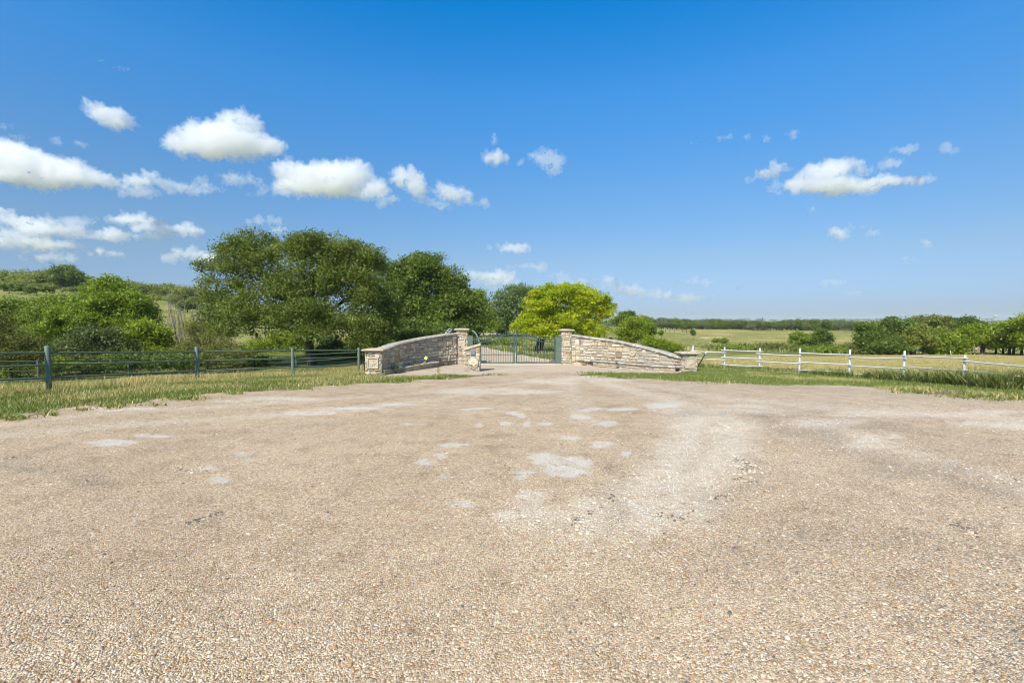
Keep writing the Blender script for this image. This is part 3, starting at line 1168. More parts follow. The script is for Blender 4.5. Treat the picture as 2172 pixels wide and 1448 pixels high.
def gate_leaf(pa, pb, ybot, label):
    """pa = hinge side pixel, pb = meeting side"""
    xa, xb = gx_(pa), gx_(pb)
    zb_ = gz(ybot)
    root = empty('gate', (xa, DG, zb_), label, 'gate', 'two leaves of the driveway gate')
    org = tuple(root.location)
    up = lambda t: gz(719.4 - 10.6 * sstep(.18, 1.02, t))
    lo = lambda t: gz(725.2 - 10.4 * sstep(.18, 1.02, t))
    sg = 1 if xb > xa else -1
    xx = lambda t: xa + (xb - xa) * t

    def bar(name, f, rad):
        m = MB()
        m.tube([(xx(t), DG, float(f(t))) for t in np.linspace(0, 1, 25)], rad, 8)
        o = m.build(name, M_greend, root, org)
        smooth_by_angle(o, 50)
    bar('top_rail', up, .025)
    bar('top_rail', lo, .024)
    bar('middle_rail', lambda t: gz(752), .020)
    bar('bottom_rail', lambda t: zb_ + .03, .026)
    for t, w, zt_ in ((.012, .05, gz(715)), (.988, .085, gz(705))):
        m = MB()
        m.box((xx(t), DG, (zb_ + zt_) / 2), w, .06, zt_ - zb_, (.5, .5, .5), 0, .006)
        m.box((xx(t), DG, zt_ + .012), w + .016, .076, .024, (.5, .5, .5), 0, .006)
        m.build('stile', M_greend, root, org)
    n = 23
    for k in range(1, n):
        t = .012 + (.976) * k / n
        m = MB()
        zt_ = float(up(t)) + .11
        m.box((xx(t), DG, (zb_ + zt_) / 2), .021, .021, zt_ - zb_, (.5, .5, .5))
        # spear head
        x, w = xx(t), .026
        vs = [(x - .01, DG - .01, zt_ - .03), (x + .01, DG - .01, zt_ - .03), (x + .01, DG + .01, zt_ - .03), (x - .01, DG + .01, zt_ - .03),
              (x - w, DG - .012, zt_ + .005), (x + w, DG - .012, zt_ + .005), (x + w, DG + .012, zt_ + .005), (x - w, DG + .012, zt_ + .005), (x, DG, zt_ + .075)]
        m.add(vs, [(0, 1, 5, 4), (1, 2, 6, 5), (2, 3, 7, 6), (3, 0, 4, 7), (4, 5, 8), (5, 6, 8), (6, 7, 8), (7, 4, 8), (3, 2, 1, 0)])
        # ball under the top rail
        m.build('picket', M_greend, root, org)


gate_leaf(1005, 1091.3, 771, 'left leaf of the green iron gate, with spear pickets rising to the middle')
gate_leaf(1177, 1094.7, 770, 'right leaf of the green iron gate, hung beside the tall green post box')

for (pa, pb, yt, label, dd) in ((990.5, 1003.5, 712, 'green steel post box against the left tall pillar', 28.5), (1178, 1190, 714, 'green steel post box against the right tall pillar', 28.42)):
    a, b = at(pa, 740, dd), at(pb, 740, dd)
    zg = h1((a[0] + b[0]) / 2, dd)
    zt_ = zat(pa, yt, dd)
    root = empty('gate_post', ((a[0] + b[0]) / 2, dd, zg), label, 'gate post', 'green gate posts')
    org = tuple(root.location)
    m = MB()
    m.box(((a[0] + b[0]) / 2, dd, (zg + zt_) / 2 - .05), b[0] - a[0], .3, zt_ - zg + .1, (.5, .5, .5), 0, .012)
    m.build('box', M_green, root, org)
    m = MB()
    m.box(((a[0] + b[0]) / 2, dd, zt_ + .015), b[0] - a[0] + .03, .33, .03, (.5, .5, .5), 0, .01)
    m.build('lid', M_green, root, org)
    for zz in (.25, .78):
        m = MB()
        sgn = 1 if pa < 1090 else -1
        xh = (b[0] if sgn > 0 else a[0]) + sgn * .03
        m.tube([(xh, dd, zg + (zt_ - zg) * zz - .07), (xh, dd, zg + (zt_ - zg) * zz + .07)], .032, 10)
        m.build('hinge', M_greend, root, org)
m = MB()
pts = [at(*q, 29.0) for q in [(1001, 701.5), (1005, 703), (1009, 707), (1012.5, 713.5), (1015.5, 722), (1018, 731), (1019.5, 742)]]
pts.append(np.array([pts[-1][0] + .02, 29.0, h1(pts[-1][0], 29.0) - .1]))
m.tube(pts, .045, 10)
o = m.build('curved_pipe', mat_paint('faded_green_paint', (.22, .36, .30), .5, .4), None)
smooth_by_angle(o)
tag(o, 'pale green pipe curving down behind the mailbox pillar and gate', 'pipe')

# ---- solar panel on the left wall
root_p = at(951, 703, 27.85)
root = empty('solar_panel', root_p, 'small white framed solar panel tilted on the left wall coping', 'solar panel')
org = tuple(root.location)
q0, q1, q2, q3 = at(943.6, 706.6, 27.75), at(950.2, 708.2, 27.65), at(959.2, 699.6, 27.95), at(952.8, 697.6, 28.05)
nn = np.cross(q1 - q0, q3 - q0)
nn /= np.linalg.norm(nn)
if nn[1] > 0:
    nn = -nn


def quadbox(mb, a, b, c, d, t, col=(.5, .5, .5)):
    vs = [a, b, c, d, a + nn * t, b + nn * t, c + nn * t, d + nn * t]
    mb.add(vs, [(3, 2, 1, 0), (4, 5, 6, 7), (0, 1, 5, 4), (1, 2, 6, 5), (2, 3, 7, 6), (3, 0, 4, 7)], col)


m = MB()
quadbox(m, q0, q1, q2, q3, .03)
m.build('frame', M_white, root, org)
for v0, v1 in ((.08, .46), (.54, .92)):
    P_ = lambda u, v: q0 + (q1 - q0) * u + (q3 - q0) * v + nn * .031
    m = MB()
    quadbox(m, P_(.14, v0), P_(.86, v0), P_(.86, v1), P_(.14, v1), .004)
    t = NT('solar_cell')
    m.build('cell', bpy.data.materials.get('solar_glass') or mat_paint('solar_glass', (.02, .022, .03), .15, .6), root, org)
m = MB()
mid = (q0 + q1 + q2 + q3) / 4
m.tube([mid, mid + np.array([.03, .05, -.12]), np.array([mid[0] + .03, mid[1] + .05, mid[2] - .26])], .016, 8)
m.build('bracket', M_white, root, org)

# ---- bits in the left planter
yd = 24.6
c0 = at(903.4, 759.2, yd)
root = empty('garden_sign', (c0[0], yd, zat(901, 768, yd)), 'small yellow and blue sign leaning in the left planter', 'sign')
org = tuple(root.location)
Mr = __import__('mathutils').Matrix.Rotation(R(24), 3, 'Y')
m = MB()
m.box(c0, .155, .03, .165, (.5, .5, .5), 0, .008, Mr)
m.build('yellow_panel', mat_paint('yellow_paint', (.72, .66, .10), .5, .4, (.75, .72, .25)), root, org)
c1 = at(897.9, 762.4, yd)
m = MB()
m.box(c1, .10, .035, .11, (.5, .5, .5), 0, .01, Mr)
m.build('blue_panel', mat_paint('blue_paint', (.03, .07, .36), .5, .4), root, org)
m = MB()
m.tube([c0 + np.array([-.02, .02, -.05]), np.array([c0[0] - .06, yd + .05, org[2] - .1])], .012, 6)
m.build('stake', M_grey, root, org)


def agave(px, py, D, r0, n, label, cat, cols, name='agave', up=.9, wid=.035):
    c = at(px, py, D)
    V, Fc, C = [], [], []
    r = np.random.default_rng(int(px * 7))
    for k in range(n):
        a = 2 * math.pi * k / n * 2.4 + r.uniform(-.2, .2)
        el = up * (1 - .75 * (k / n)) + r.uniform(-.1, .1)
        L = r0 * r.uniform(.8, 1.1)
        d = np.array([math.cos(a) * math.cos(el), math.sin(a) * math.cos(el), math.sin(el)])
        sd2 = np.array([-math.sin(a), math.cos(a), 0])
        upv = np.cross(d, sd2)
        i = len(V)
        for f_, w_ in ((0, .7), (.35, 1), (.7, .7), (1, .02)):
            p = c + d * L * f_ - np.array([0, 0, .06 * f_ * f_ * L])
            V += [p - sd2 * wid * w_, p - np.abs(upv) * wid * .5 * w_, p + sd2 * wid * w_]
        for j in range(3):
            b = i + j * 3
            Fc += [(b, b + 1, b + 4, b + 3), (b + 1, b + 2, b + 5, b + 4)]
        cc = cols[r.integers(len(cols))]
        C += [cc] * 12
    m = MB()
    m.V, m.F, m.C = [tuple(v) for v in V], Fc, C
    o = m.build(name, M_leaf, None, tuple(c))
    o.location = [float(q) for q in c]
    tag(o, label, cat)
    return o


agave(843.5, 782, 22.6, .34, 18, 'pale striped agave standing in the left planter', 'agave', [(.34, .40, .22), (.20, .28, .13), (.45, .48, .30)])
agave(833, 784, 22.2, .26, 14, 'dark green agave beside the pale striped one', 'agave', [(.07, .11, .05), (.12, .17, .08)], up=1.2)
agave(876, 776, 24.0, .22, 26, 'grassy green plant between the agaves and the sign', 'plant', [(.16, .22, .06), (.10, .16, .04)], 'planter_plant', 1.1, .012)
agave(887, 774, 24.4, .20, 22, 'low yellowish plant just left of the blue sign', 'plant', [(.25, .25, .07), (.18, .2, .05)], 'planter_plant', .8, .014)
# round cactus below the sign
cc = at(901, 770.5, 24.2)
m = MB()
vs, fs = [], []
n_, k_ = 20, 9
for i in range(k_ + 1):
    a = math.pi * i / k_
    for j in range(n_):
        q = .085 * (1 + .10 * (1 if j % 2 else -1))
        vs.append((cc[0] + q * math.sin(a) * math.cos(2 * math.pi * j / n_), cc[1] + q * math.sin(a) * math.sin(2 * math.pi * j / n_), cc[2] + .085 * math.cos(a)))
for i in range(k_):
    for j in range(n_):
        fs.append((i * n_ + j, (i + 1) * n_ + j, (i + 1) * n_ + (j + 1) % n_, i * n_ + (j + 1) % n_))
m.add(vs, fs, (.33, .33, .10))
o = m.build('barrel_cactus', M_needle, None, tuple(cc))
o.location = [float(q) for q in cc]
tag(o, 'round yellow-green cactus below the yellow sign in the planter', 'cactus')
for i, (px, py, lab) in enumerate([(1308, 771, 'small green weed at the left end of the right planter'), (1354, 773, 'green rosette weed near the middle of the right planter'), (1338, 774.5, 'tiny dark weed below the star medallion')]):
    agave(px, py, 25.0, .2 if i < 2 else .13, 16, lab, 'weed', [(.16, .22, .06), (.10, .15, .04)], 'weed', 1.0, .016)

# ---- black rubber hump behind the right wall, thin black pole at the left pillar
hc = at(1294.8, 719, 33)
g_ = h1(hc[0], hc[1])
m = MB()
prof = [(0.001, .0), (.09, -.02), (.135, -.08), (.145, -.18), (.14, -.5), (.14, -3)]
vs, fs = [], []
zt_ = zat(1294.8, 715, 33)
for q, dz in prof:
    for j in range(20):
        a = 2 * math.pi * j / 20
        vs.append((hc[0] + q * math.cos(a), hc[1] + q * math.sin(a), max(zt_ + dz, g_ - .05)))
for i in range(len(prof) - 1):
    for j in range(20):
        fs.append((i * 20 + j, (i + 1) * 20 + j, (i + 1) * 20 + (j + 1) % 20, i * 20 + (j + 1) % 20))
m.add(vs, fs)
o = m.build('black_barrel', M_black, None, tuple(hc), True)
o.location = [float(q) for q in hc]
tag(o, 'round black top of a barrel peeking over the right wing wall', 'barrel')
p0 = at(770.5, 744, 21.9)
m = MB()
m.tube([(p0[0] + .10, 21.9, h1(p0[0], 21.9) - .1), (p0[0] + .02, 21.9, p0[2] - .5), p0], .02, 8)
o = m.build('black_pole', M_black, None, None)
tag(o, 'thin black pole leaning against the short left pillar', 'pole')
# small metal stand at the foot of the right short pillar
b0 = G(1451, 783)
root = empty('metal_stand', b0, 'small grey metal stand at the foot of the short right pillar', 'stand')
org = tuple(root.location)
m = MB()
m.box((b0[0], b0[1], b0[2] + .27), .20, .16, .04, (.5, .5, .5), 0, .008)
m.build('top', M_grey, root, org)
for sx in (-1, 1):
    for sy in (-1, 1):
        m = MB()
        m.box((b0[0] + sx * .08, b0[1] + sy * .06, b0[2] + .105), .025, .025, .29, (.5, .5, .5))
        m.build('leg', M_grey, root, org)

# ------------------------------------------------------------------ fences
def seg(mb, a, b, r, n=10):
    mb.tube([a, b], r, n)


def fence_root(name, label, loc):
    return empty(name, loc, label, 'fence')


# green pipe fence by the road: (px, top py, depth)
GP = [(-190, 732, 12.1), (100, 733, 14.77), (417, 734.5, 20.0 * .975), (620, 737, 22.4), (760.5, 737, 25.4)]
GR = [[(-190, 752), (0, 749.5), (100, 748), (417, 746), (620, 743.2), (760, 742.8)],
      [(-190, 784), (0, 777), (100, 774), (417, 765), (620, 760.2), (760, 757.5)],
      [(-190, 816), (0, 804.5), (100, 800.5), (417, 786.5), (620, 778), (760, 773.5)]]
f0 = at(100, 820, 14.77)
root = fence_root('pipe_fence', 'dark green pipe fence beside the road, nearer of the two on the left', (f0[0], f0[1], h1(f0[0], f0[1])))
org = tuple(root.location)
for px, py, D in GP:
    p = at(px, py, D)
    m = MB()
    m.tube([(p[0], D, h1(p[0], D) - .3), (p[0], D, p[2] - .02)], .074, 18, dome=.022)
    o = m.build('post', M_green, root, org)
    smooth_by_angle(o, 45)
for row in GR:
    xs_, ys_ = [q[0] for q in row], [q[1] for q in row]
    for a, b in zip(GP[:-1], GP[1:]):
        pa, pb = at(a[0], np.interp(a[0], xs_, ys_), a[2]), at(b[0], np.interp(b[0], xs_, ys_), b[2])
        m = MB()
        m.tube([pa + (pb - pa) * t for t in (0, .5, 1)], .031, 12)
        o = m.build('rail', M_green, root, org)
        smooth_by_angle(o, 45)
# the second fence, further down the bank
G2 = [(-230, 768, 19.5), (80, 766, 22.2), (272, 764, 27.0), (388, 763, 32.5), (540, 757, 33.5), (628, 753, 30.0), (755, 747, 26.0)]
G2 = [(px, py, D) for px, py, D in G2]
f0 = at(272, 780, 27)
root = fence_root('pipe_fence', 'thin dark green pipe fence further back, seen between the rails of the nearer one', (f0[0], f0[1], h1(f0[0], f0[1])))
org = tuple(root.location)
tops = [at(px, py, D) for px, py, D in G2]
for p in tops[:-1]:
    m = MB()
    m.tube([(p[0], p[1], h1(p[0], p[1]) - .3), (p[0], p[1], p[2] + .04)], .045, 12, dome=.015)
    smooth_by_angle(m.build('post', M_greend, root, org), 45)
for dz in (0, .45, .95):
    for a, b in zip(tops[:-1], tops[1:]):
        k = .62 if b is tops[-1] else 1
        a2, b2 = a - np.array([0, 0, dz]), b - np.array([0, 0, dz * k])
        m = MB()
        m.tube([a2, b2], .028, 10)
        smooth_by_angle(m.build('rail', M_greend, root, org), 45)

# white pipe fence on the right
WP = [(1470, 733, 27.6), (1537, 736, 26.7), (1612, 738, 25.4), (1697, 738.5, 24.0), (1803, 741, 22.4), (1919, 744, 20.3), (2047, 753, 17.9), (2235, 764, 15.2)]
WB = [[(1465, 744, 1539, 747.6), (1474, 759, 1539, 763), (1476, 774.3, 1539, 778.2)],
      [(1530, 742, 1617.5, 745.5), (1530, 757, 1618, 761), (1530, 772.8, 1618, 777)],
      [(1604, 749.5, 1699.6, 754), (1605, 765.7, 1699, 770.5), (1605, 781.8, 1699, 786.3)],
      [(1695, 748.4, 1805, 752.3), (1695, 767, 1805, 772.2), (1695, 784, 1805, 788.6)],
      [(1802, 758, 1924, 760.6), (1801, 775, 1922, 781.7), (1802, 792, 1924, 798.3)],
      [(1912.7, 754, 2052.6, 760), (1915, 777, 2057, 786), (1915, 794.6, 2054, 804.2)],
      [(2044.5, 765.6, 2240, 782), (2047, 785, 2240, 806), (2044, 807, 2240, 830)]]
f0 = at(1803, 790, 22.4)
root = fence_root('pipe_fence', 'white pipe fence with staggered rails along the mown field', (f0[0], f0[1], h1(f0[0], f0[1])))
org = tuple(root.location)
wx, wD = [q[0] for q in WP], [q[2] for q in WP]
for px, py, D in WP:
    p = at(px, py, D)
    m = MB()
    ln_ = (random.uniform(-.03, .03), random.uniform(-.03, .03))
    m.tube([(p[0] + ln_[0], D + ln_[1], h1(p[0], D) - .4), (p[0], D, p[2] - .015)], .043, 16, dome=.018)
    smooth_by_angle(m.build('post', M_white, root, org), 45)
for i, bay in enumerate(WB):
    for xa, ya, xb, yb in bay:
        off = -.075 if i % 2 else -.08
        pa, pb = at(xa, ya, np.interp(xa, wx, wD) + off), at(xb, yb, np.interp(xb, wx, wD) + off)
        m = MB()
        sag_ = np.array([random.uniform(-.01, .01), 0, -random.uniform(.004, .022)])
        m.tube([pa, pa * .75 + pb * .25 + sag_ * .75, (pa + pb) / 2 + sag_, pa * .25 + pb * .75 + sag_ * .75, pb], .027, 12)
        smooth_by_angle(m.build('rail', M_white, root, org), 45)
m = MB()
pa, pb, pc = at(1499.5, 744.5, 27.0), at(1496, 750.5, 26.95), at(1481, 775.5, 26.6)
m.tube([pa, pb], .035, 10)
m.build('brace_top', M_white, root, org)
m = MB()
m.tube([pb, pc], .028, 10)  # shaded length of the same pipe, its shade put into black paint
m.build('brace_in_shade', M_black, root, org)

# ---- far fence and gate panel in the meadow
pf = [at(px, 688.5 + (px - 1380) * .006, 150) for px in (1378, 1391, 1403, 1412, 1421, 1431, 1447)]
root = fence_root('wire_fence', 'thin wire fence with a dark steel gate panel far out in the meadow', (pf[-1][0], pf[-1][1], h1(pf[-1][0], pf[-1][1])))
org = tuple(root.location)
for p in pf:
    m = MB()
    m.tube([(p[0], p[1], h1(p[0], p[1]) - .2), (p[0], p[1], h1(p[0], p[1]) + 1.25)], .05, 6)
    m.build('post', M_greend, root, org)
for dz in (.45, .85, 1.2):
    m = MB()
    m.tube([(p[0], p[1], h1(p[0], p[1]) + dz) for p in pf], .02, 5)
    m.build('wire', M_grey, root, org)
m = MB()
a, b = pf[-1], at(1466, 688.5, 150)
for dz in (.2, .5, .8, 1.1, 1.4):
    m.tube([(a[0], a[1], h1(a[0], a[1]) + dz), (b[0], b[1], h1(b[0], b[1]) + dz)], .04, 6)
for p in (a, (a + b) / 2, b):
    m.tube([(p[0], p[1], h1(p[0], p[1]) - .1), (p[0], p[1], h1(p[0], p[1]) + 1.6)], .06, 6)
m.build('gate_panel', M_black, root, org)

# ---- small things at the edge of the right wood
c0 = at(1935.5, 751, 61)
g_ = h1(c0[0], 61)
root = empty('feed_hut', (c0[0], 61, g_), 'small hut with a pale pointed roof at the edge of the wood', 'hut')
org = tuple(root.location)
m = MB()
m.box((c0[0], 61, g_ + .25), .5, .5, .55, (.2, .12, .07), 0, .01)
m.build('body', mat_attr('weathered_wood', .9, .1, .3, 9, .4, .02, 20), root, org)
m = MB()
z0 = g_ + .52
vs = [(c0[0] - .42, 60.58, z0), (c0[0] + .42, 60.58, z0), (c0[0] + .42, 61.42, z0), (c0[0] - .42, 61.42, z0), (c0[0] - .42, 60.58, z0 - .05), (c0[0] + .42, 60.58, z0 - .05), (c0[0] + .42, 61.42, z0 - .05), (c0[0] - .42, 61.42, z0 - .05), (c0[0], 61, z0 + .3)]
m.add(vs, [(0, 1, 8), (1, 2, 8), (2, 3, 8), (3, 0, 8), (4, 5, 1, 0), (5, 6, 2, 1), (6, 7, 3, 2), (7, 4, 0, 3), (7, 6, 5, 4)], (.4, .4, .36))
m.build('roof', M_concrete_attr, root, org)
pa = at(2015.5, 743, 59)
m = MB()
gp_ = at(2018, 754, 59)
m.tube([(gp_[0], 59, h1(gp_[0], 59) - .2), pa], .05, 8, dome=.02)
o = m.build('marker_post', M_white, None)
tag(o, 'leaning pale post standing at the edge of the wood', 'post')
c0 = at(2061, 748, 80)
g_ = h1(c0[0], 80)
root = empty('shed', (c0[0], 80, g_), 'pinkish shed glimpsed between dark trunks of the right wood', 'shed')
org = tuple(root.location)
m = MB()
m.box((c0[0], 80, g_ + .6), 1.7, 1.5, 1.3, (.46, .33, .26), 0, .01)
m.build('wall', M_concrete_attr, root, org)
m = MB()
m.box((c0[0], 80, g_ + 1.29), 1.9, 1.8, .08, (.3, .3, .3), 0, .01)
m.build('roof', M_concrete_attr, root, org)
# pale limestone heaps in the meadow
for px, py, D, w, lab in [(1495, 714, 110, 1.6, 'flat pale heap of limestone left of the other in the meadow'), (1526, 713, 112, .8, 'small pointed pale limestone heap in the meadow')]:
    c = at(px, py, D)
    m = MB()
    r = np.random.default_rng(int(px))
    vs, fs = [], []
    n_ = 14
    for i, (q, z) in enumerate([(1, -.1), (.85, .08), (.55, .2), (.2, .3)]):
        for j in range(n_):
            a = 2 * math.pi * j / n_
            k = q * w * r.uniform(.8, 1.15)
            vs.append((c[0] + k * math.cos(a), c[1] + k * .6 * math.sin(a), h1(c[0], c[1]) + z * w * .35 * (1 if w > 1 else 1.6) + r.uniform(-.02, .02)))
    for i in range(3):
        for j in range(n_):
            fs.append((i * n_ + j, i * n_ + (j + 1) % n_, (i + 1) * n_ + (j + 1) % n_, (i + 1) * n_ + j))
    fs.append(tuple(range(3 * n_, 4 * n_)))
    m.add(vs, fs, (.62, .56, .44))
    o = m.build('limestone_heap', M_coping if False else M_dressed, None)
    tag(o, lab, 'rock heap', 'limestone heaps in the meadow')
# towers on the far ridge
c0 = at(2111, 682, 3000)
g_ = h1(c0[0], 3000)
root = empty('water_tower', (c0[0], 3000, g_), 'grey water tower standing on the hazy far ridge', 'water tower')
org = tuple(root.location)
zt_ = zat(2111, 668, 3000)
prof = [(4, g_ - 3), (3.5, g_ + 2), (3.2, zt_ - 24), (5, zt_ - 19), (10, zt_ - 11), (12.5, zt_ - 6), (12.8, zt_ - 3), (10, zt_), (.1, zt_ + 1)]
for nm, pr in (('shaft', prof[:4]), ('tank', prof[3:])):
    m = MB()
    m.tube([(c0[0], 3000, z) for q, z in pr], [q for q, z in pr], 20)
    m.build(nm, mat_paint('tower_paint_' + nm, (.42, .45, .46), .5, .3), root, org, True)
c0 = at(1617.5, 682, 1500)
g_ = h1(c0[0], 1500)
root = empty('radio_tower', (c0[0], 1500, g_), 'thin dark mast poking above the far tree line', 'mast')
org = tuple(root.location)
zt_ = zat(1617.5, 672.5, 1500)
m = MB()
for k in range(3):
    a = 2 * math.pi * k / 3
    m.tube([(c0[0] + 1.2 * math.cos(a), 1500 + 1.2 * math.sin(a), g_ - 1), (c0[0] + .8 * math.cos(a), 1500 + .8 * math.sin(a), zt_)], .28, 6)
zz = g_
k = 0
while zz < zt_ - 2:
    a = 2 * math.pi * (k % 3) / 3
    b = 2 * math.pi * ((k + 1) % 3) / 3
    m.tube([(c0[0] + math.cos(a), 1500 + math.sin(a), zz), (c0[0] + math.cos(b), 1500 + math.sin(b), zz + 2)], .15, 5)
    zz += 1.2
    k += 1
m.build('lattice', M_black, root, org)
m = MB()
for k in range(3):
    a = 2 * math.pi * k / 3
    m.box((c0[0] + 1.6 * math.cos(a), 1500 + 1.6 * math.sin(a), zt_ - 1.5), .9, .9, 3.2, (.5, .5, .5), a)
m.build('antenna_panels', M_grey, root, org)
# ------------------------------------------------------------------ trees and bushes
OAK = [(0.111, 0.153, 0.029), (0.161, 0.207, 0.039), (0.228, 0.262, 0.059)]
OAK2 = [(0.104, 0.155, 0.025), (0.149, 0.211, 0.037), (0.216, 0.269, 0.055)]
MESQ = [(.36, .42, .018), (.26, .36, .018), (.46, .50, .02), (.56, .54, .02)]
BRIGHT = [(0.179, 0.250, 0.021), (0.253, 0.324, 0.029), (0.336, 0.381, 0.041)]
LIME = [(0.188, 0.237, 0.037), (0.250, 0.288, 0.056), (0.300, 0.312, 0.075)]
MID = [(0.157, 0.231, 0.025), (0.235, 0.311, 0.035), (0.315, 0.369, 0.050)]
OLIVE = [(0.169, 0.187, 0.047), (0.232, 0.250, 0.062), (0.285, 0.285, 0.085)]
CEDAR = [(0.151, 0.161, 0.039), (0.212, 0.198, 0.046), (0.121, 0.142, 0.035)]
DARK = [(0.098, 0.158, 0.036), (0.152, 0.216, 0.050), (0.213, 0.261, 0.067)]
GREYG = [(0.178, 0.243, 0.089), (0.239, 0.305, 0.119), (0.143, 0.207, 0.069)]


def unit(v):
    return v / (np.linalg.norm(v, axis=-1, keepdims=True) + 1e-9)


def crown_mesh(blobs, ncl, lpc, crad, L, pal, r, shell=.45, flat=.7, W=.48, under=.55):
    L = L * 1.15
    """leaves in clusters spread through the volume of the blobs (cx,cy,cz,rx,ry,rz)"""
    B = np.array(blobs, float)
    vol = (B[:, 3] * B[:, 4] * B[:, 5]) ** (2 / 3)
    k = r.choice(len(B), ncl, p=vol / vol.sum())
    d = unit(r.normal(size=(ncl, 3)))
    low = d[:, 2] < -.1
    flip = low & (r.random(ncl) > under)
    d[flip, 2] *= -1
    rad = r.random(ncl) ** shell
    # lobes: bulges and hollows so that the outline is uneven
    lob = .70 + .50 * vnoise(d[:, 0] * 2.6 + k * 7, d[:, 1] * 2.6 + d[:, 2] * 3.1, 5)
    spray = np.where(r.random(ncl) < .13, r.uniform(1.0, 1.3, ncl), 1)
    c = B[k, :3] + d * B[k, 3:] * (rad * lob * spray)[:, None]
    # cluster colour: mostly per cluster, a little per leaf
    P = np.array(pal)
    t = r.random(ncl)
    i0 = r.integers(0, len(P), ncl)
    i1 = r.integers(0, len(P), ncl)
    cc = (P[i0] * (1 - t[:, None]) + P[i1] * t[:, None]) * r.uniform(.74, 1.26, (ncl, 1))
    n = ncl * lpc
    off = r.normal(size=(n, 3)) * crad
    off[:, 2] *= flat
    ctr = np.repeat(c, lpc, 0) + off
    col = np.repeat(cc, lpc, 0) * r.uniform(.78, 1.25, (n, 1))
    out = np.repeat(unit(d * np.array([1, 1, .6])), lpc, 0)
    a = unit(r.normal(size=(n, 3)) + out * .8 + np.array([0, 0, -.15]))
    nrm = unit(r.normal(size=(n, 3)) * .8 + np.array([0, 0, .75]) + out * .45)
    b = unit(np.cross(nrm, a))
    s = (L * r.uniform(.65, 1.3, n) * np.repeat(r.uniform(.7, 1.35, ncl), lpc))[:, None]
    v0, v2 = ctr - a * s * .5, ctr + a * s * .5
    v1, v3 = ctr + b * s * W * .5, ctr - b * s * W * .5
    V = np.stack([v0, v1, v2, v3], 1).reshape(-1, 3)
    Fq = np.arange(n * 4).reshape(-1, 4)
    return V, Fq, np.repeat(col, 4, 0), c


def trunk_mesh(mb, bases, blobs, cl, r, rad, nlimb, ntwig, col, fork=None):
    """a trunk up to the fork, limbs from there into the masses of leaves, twigs on the limbs"""
    B = np.array(blobs, float)
    for base in bases:
        base = np.array(base, float)
        cen = B[:, :3].mean(0)
        fz = fork if fork is not None else base[2] + max((np.percentile(B[:, 2], 25) - base[2]) * .62, .15)
        fk = np.array([base[0] * .88 + cen[0] * .12, base[1] * .9 + cen[1] * .1, fz])
        mb.tube([base, base * .5 + fk * .5 + r.normal(size=3) * rad * .25, fk + np.array([0, 0, rad])], [rad * 1.3, rad, rad * .85], 10, col)
        for k in range(nlimb):
            b = B[k % len(B)]
            tgt = b[:3] + r.normal(size=3) * b[3:] * .25
            ctl = fk + np.array([(tgt[0] - fk[0]) * .35, (tgt[1] - fk[1]) * .35, (tgt[2] - fk[2]) * .7])
            pts = []
            for t in np.linspace(0, 1, 6):
                p = (1 - t) ** 2 * fk + 2 * t * (1 - t) * ctl + t * t * tgt
                if t > 0:
                    p = p + r.normal(size=3) * rad * (.3 + .4 * t)
                pts.append(p)
            mb.tube(pts, [rad * ((1 - t) * .55 + .08) for t in np.linspace(0, 1, 6)], 7, col)
            near = cl[np.argsort(((cl - tgt) ** 2).sum(1))[:max(ntwig * 6, 12)]]
            for q in near[r.permutation(len(near))[:ntwig]]:
                s_ = pts[r.integers(2, 6)]
                mid = (s_ + q) / 2 + r.normal(size=3) * .12 * np.linalg.norm(q - s_)
                mb.tube([s_, mid, q], [rad * .2, rad * .13, rad * .05], 5, col, cap=False)


BARK = (.085, .07, .055)


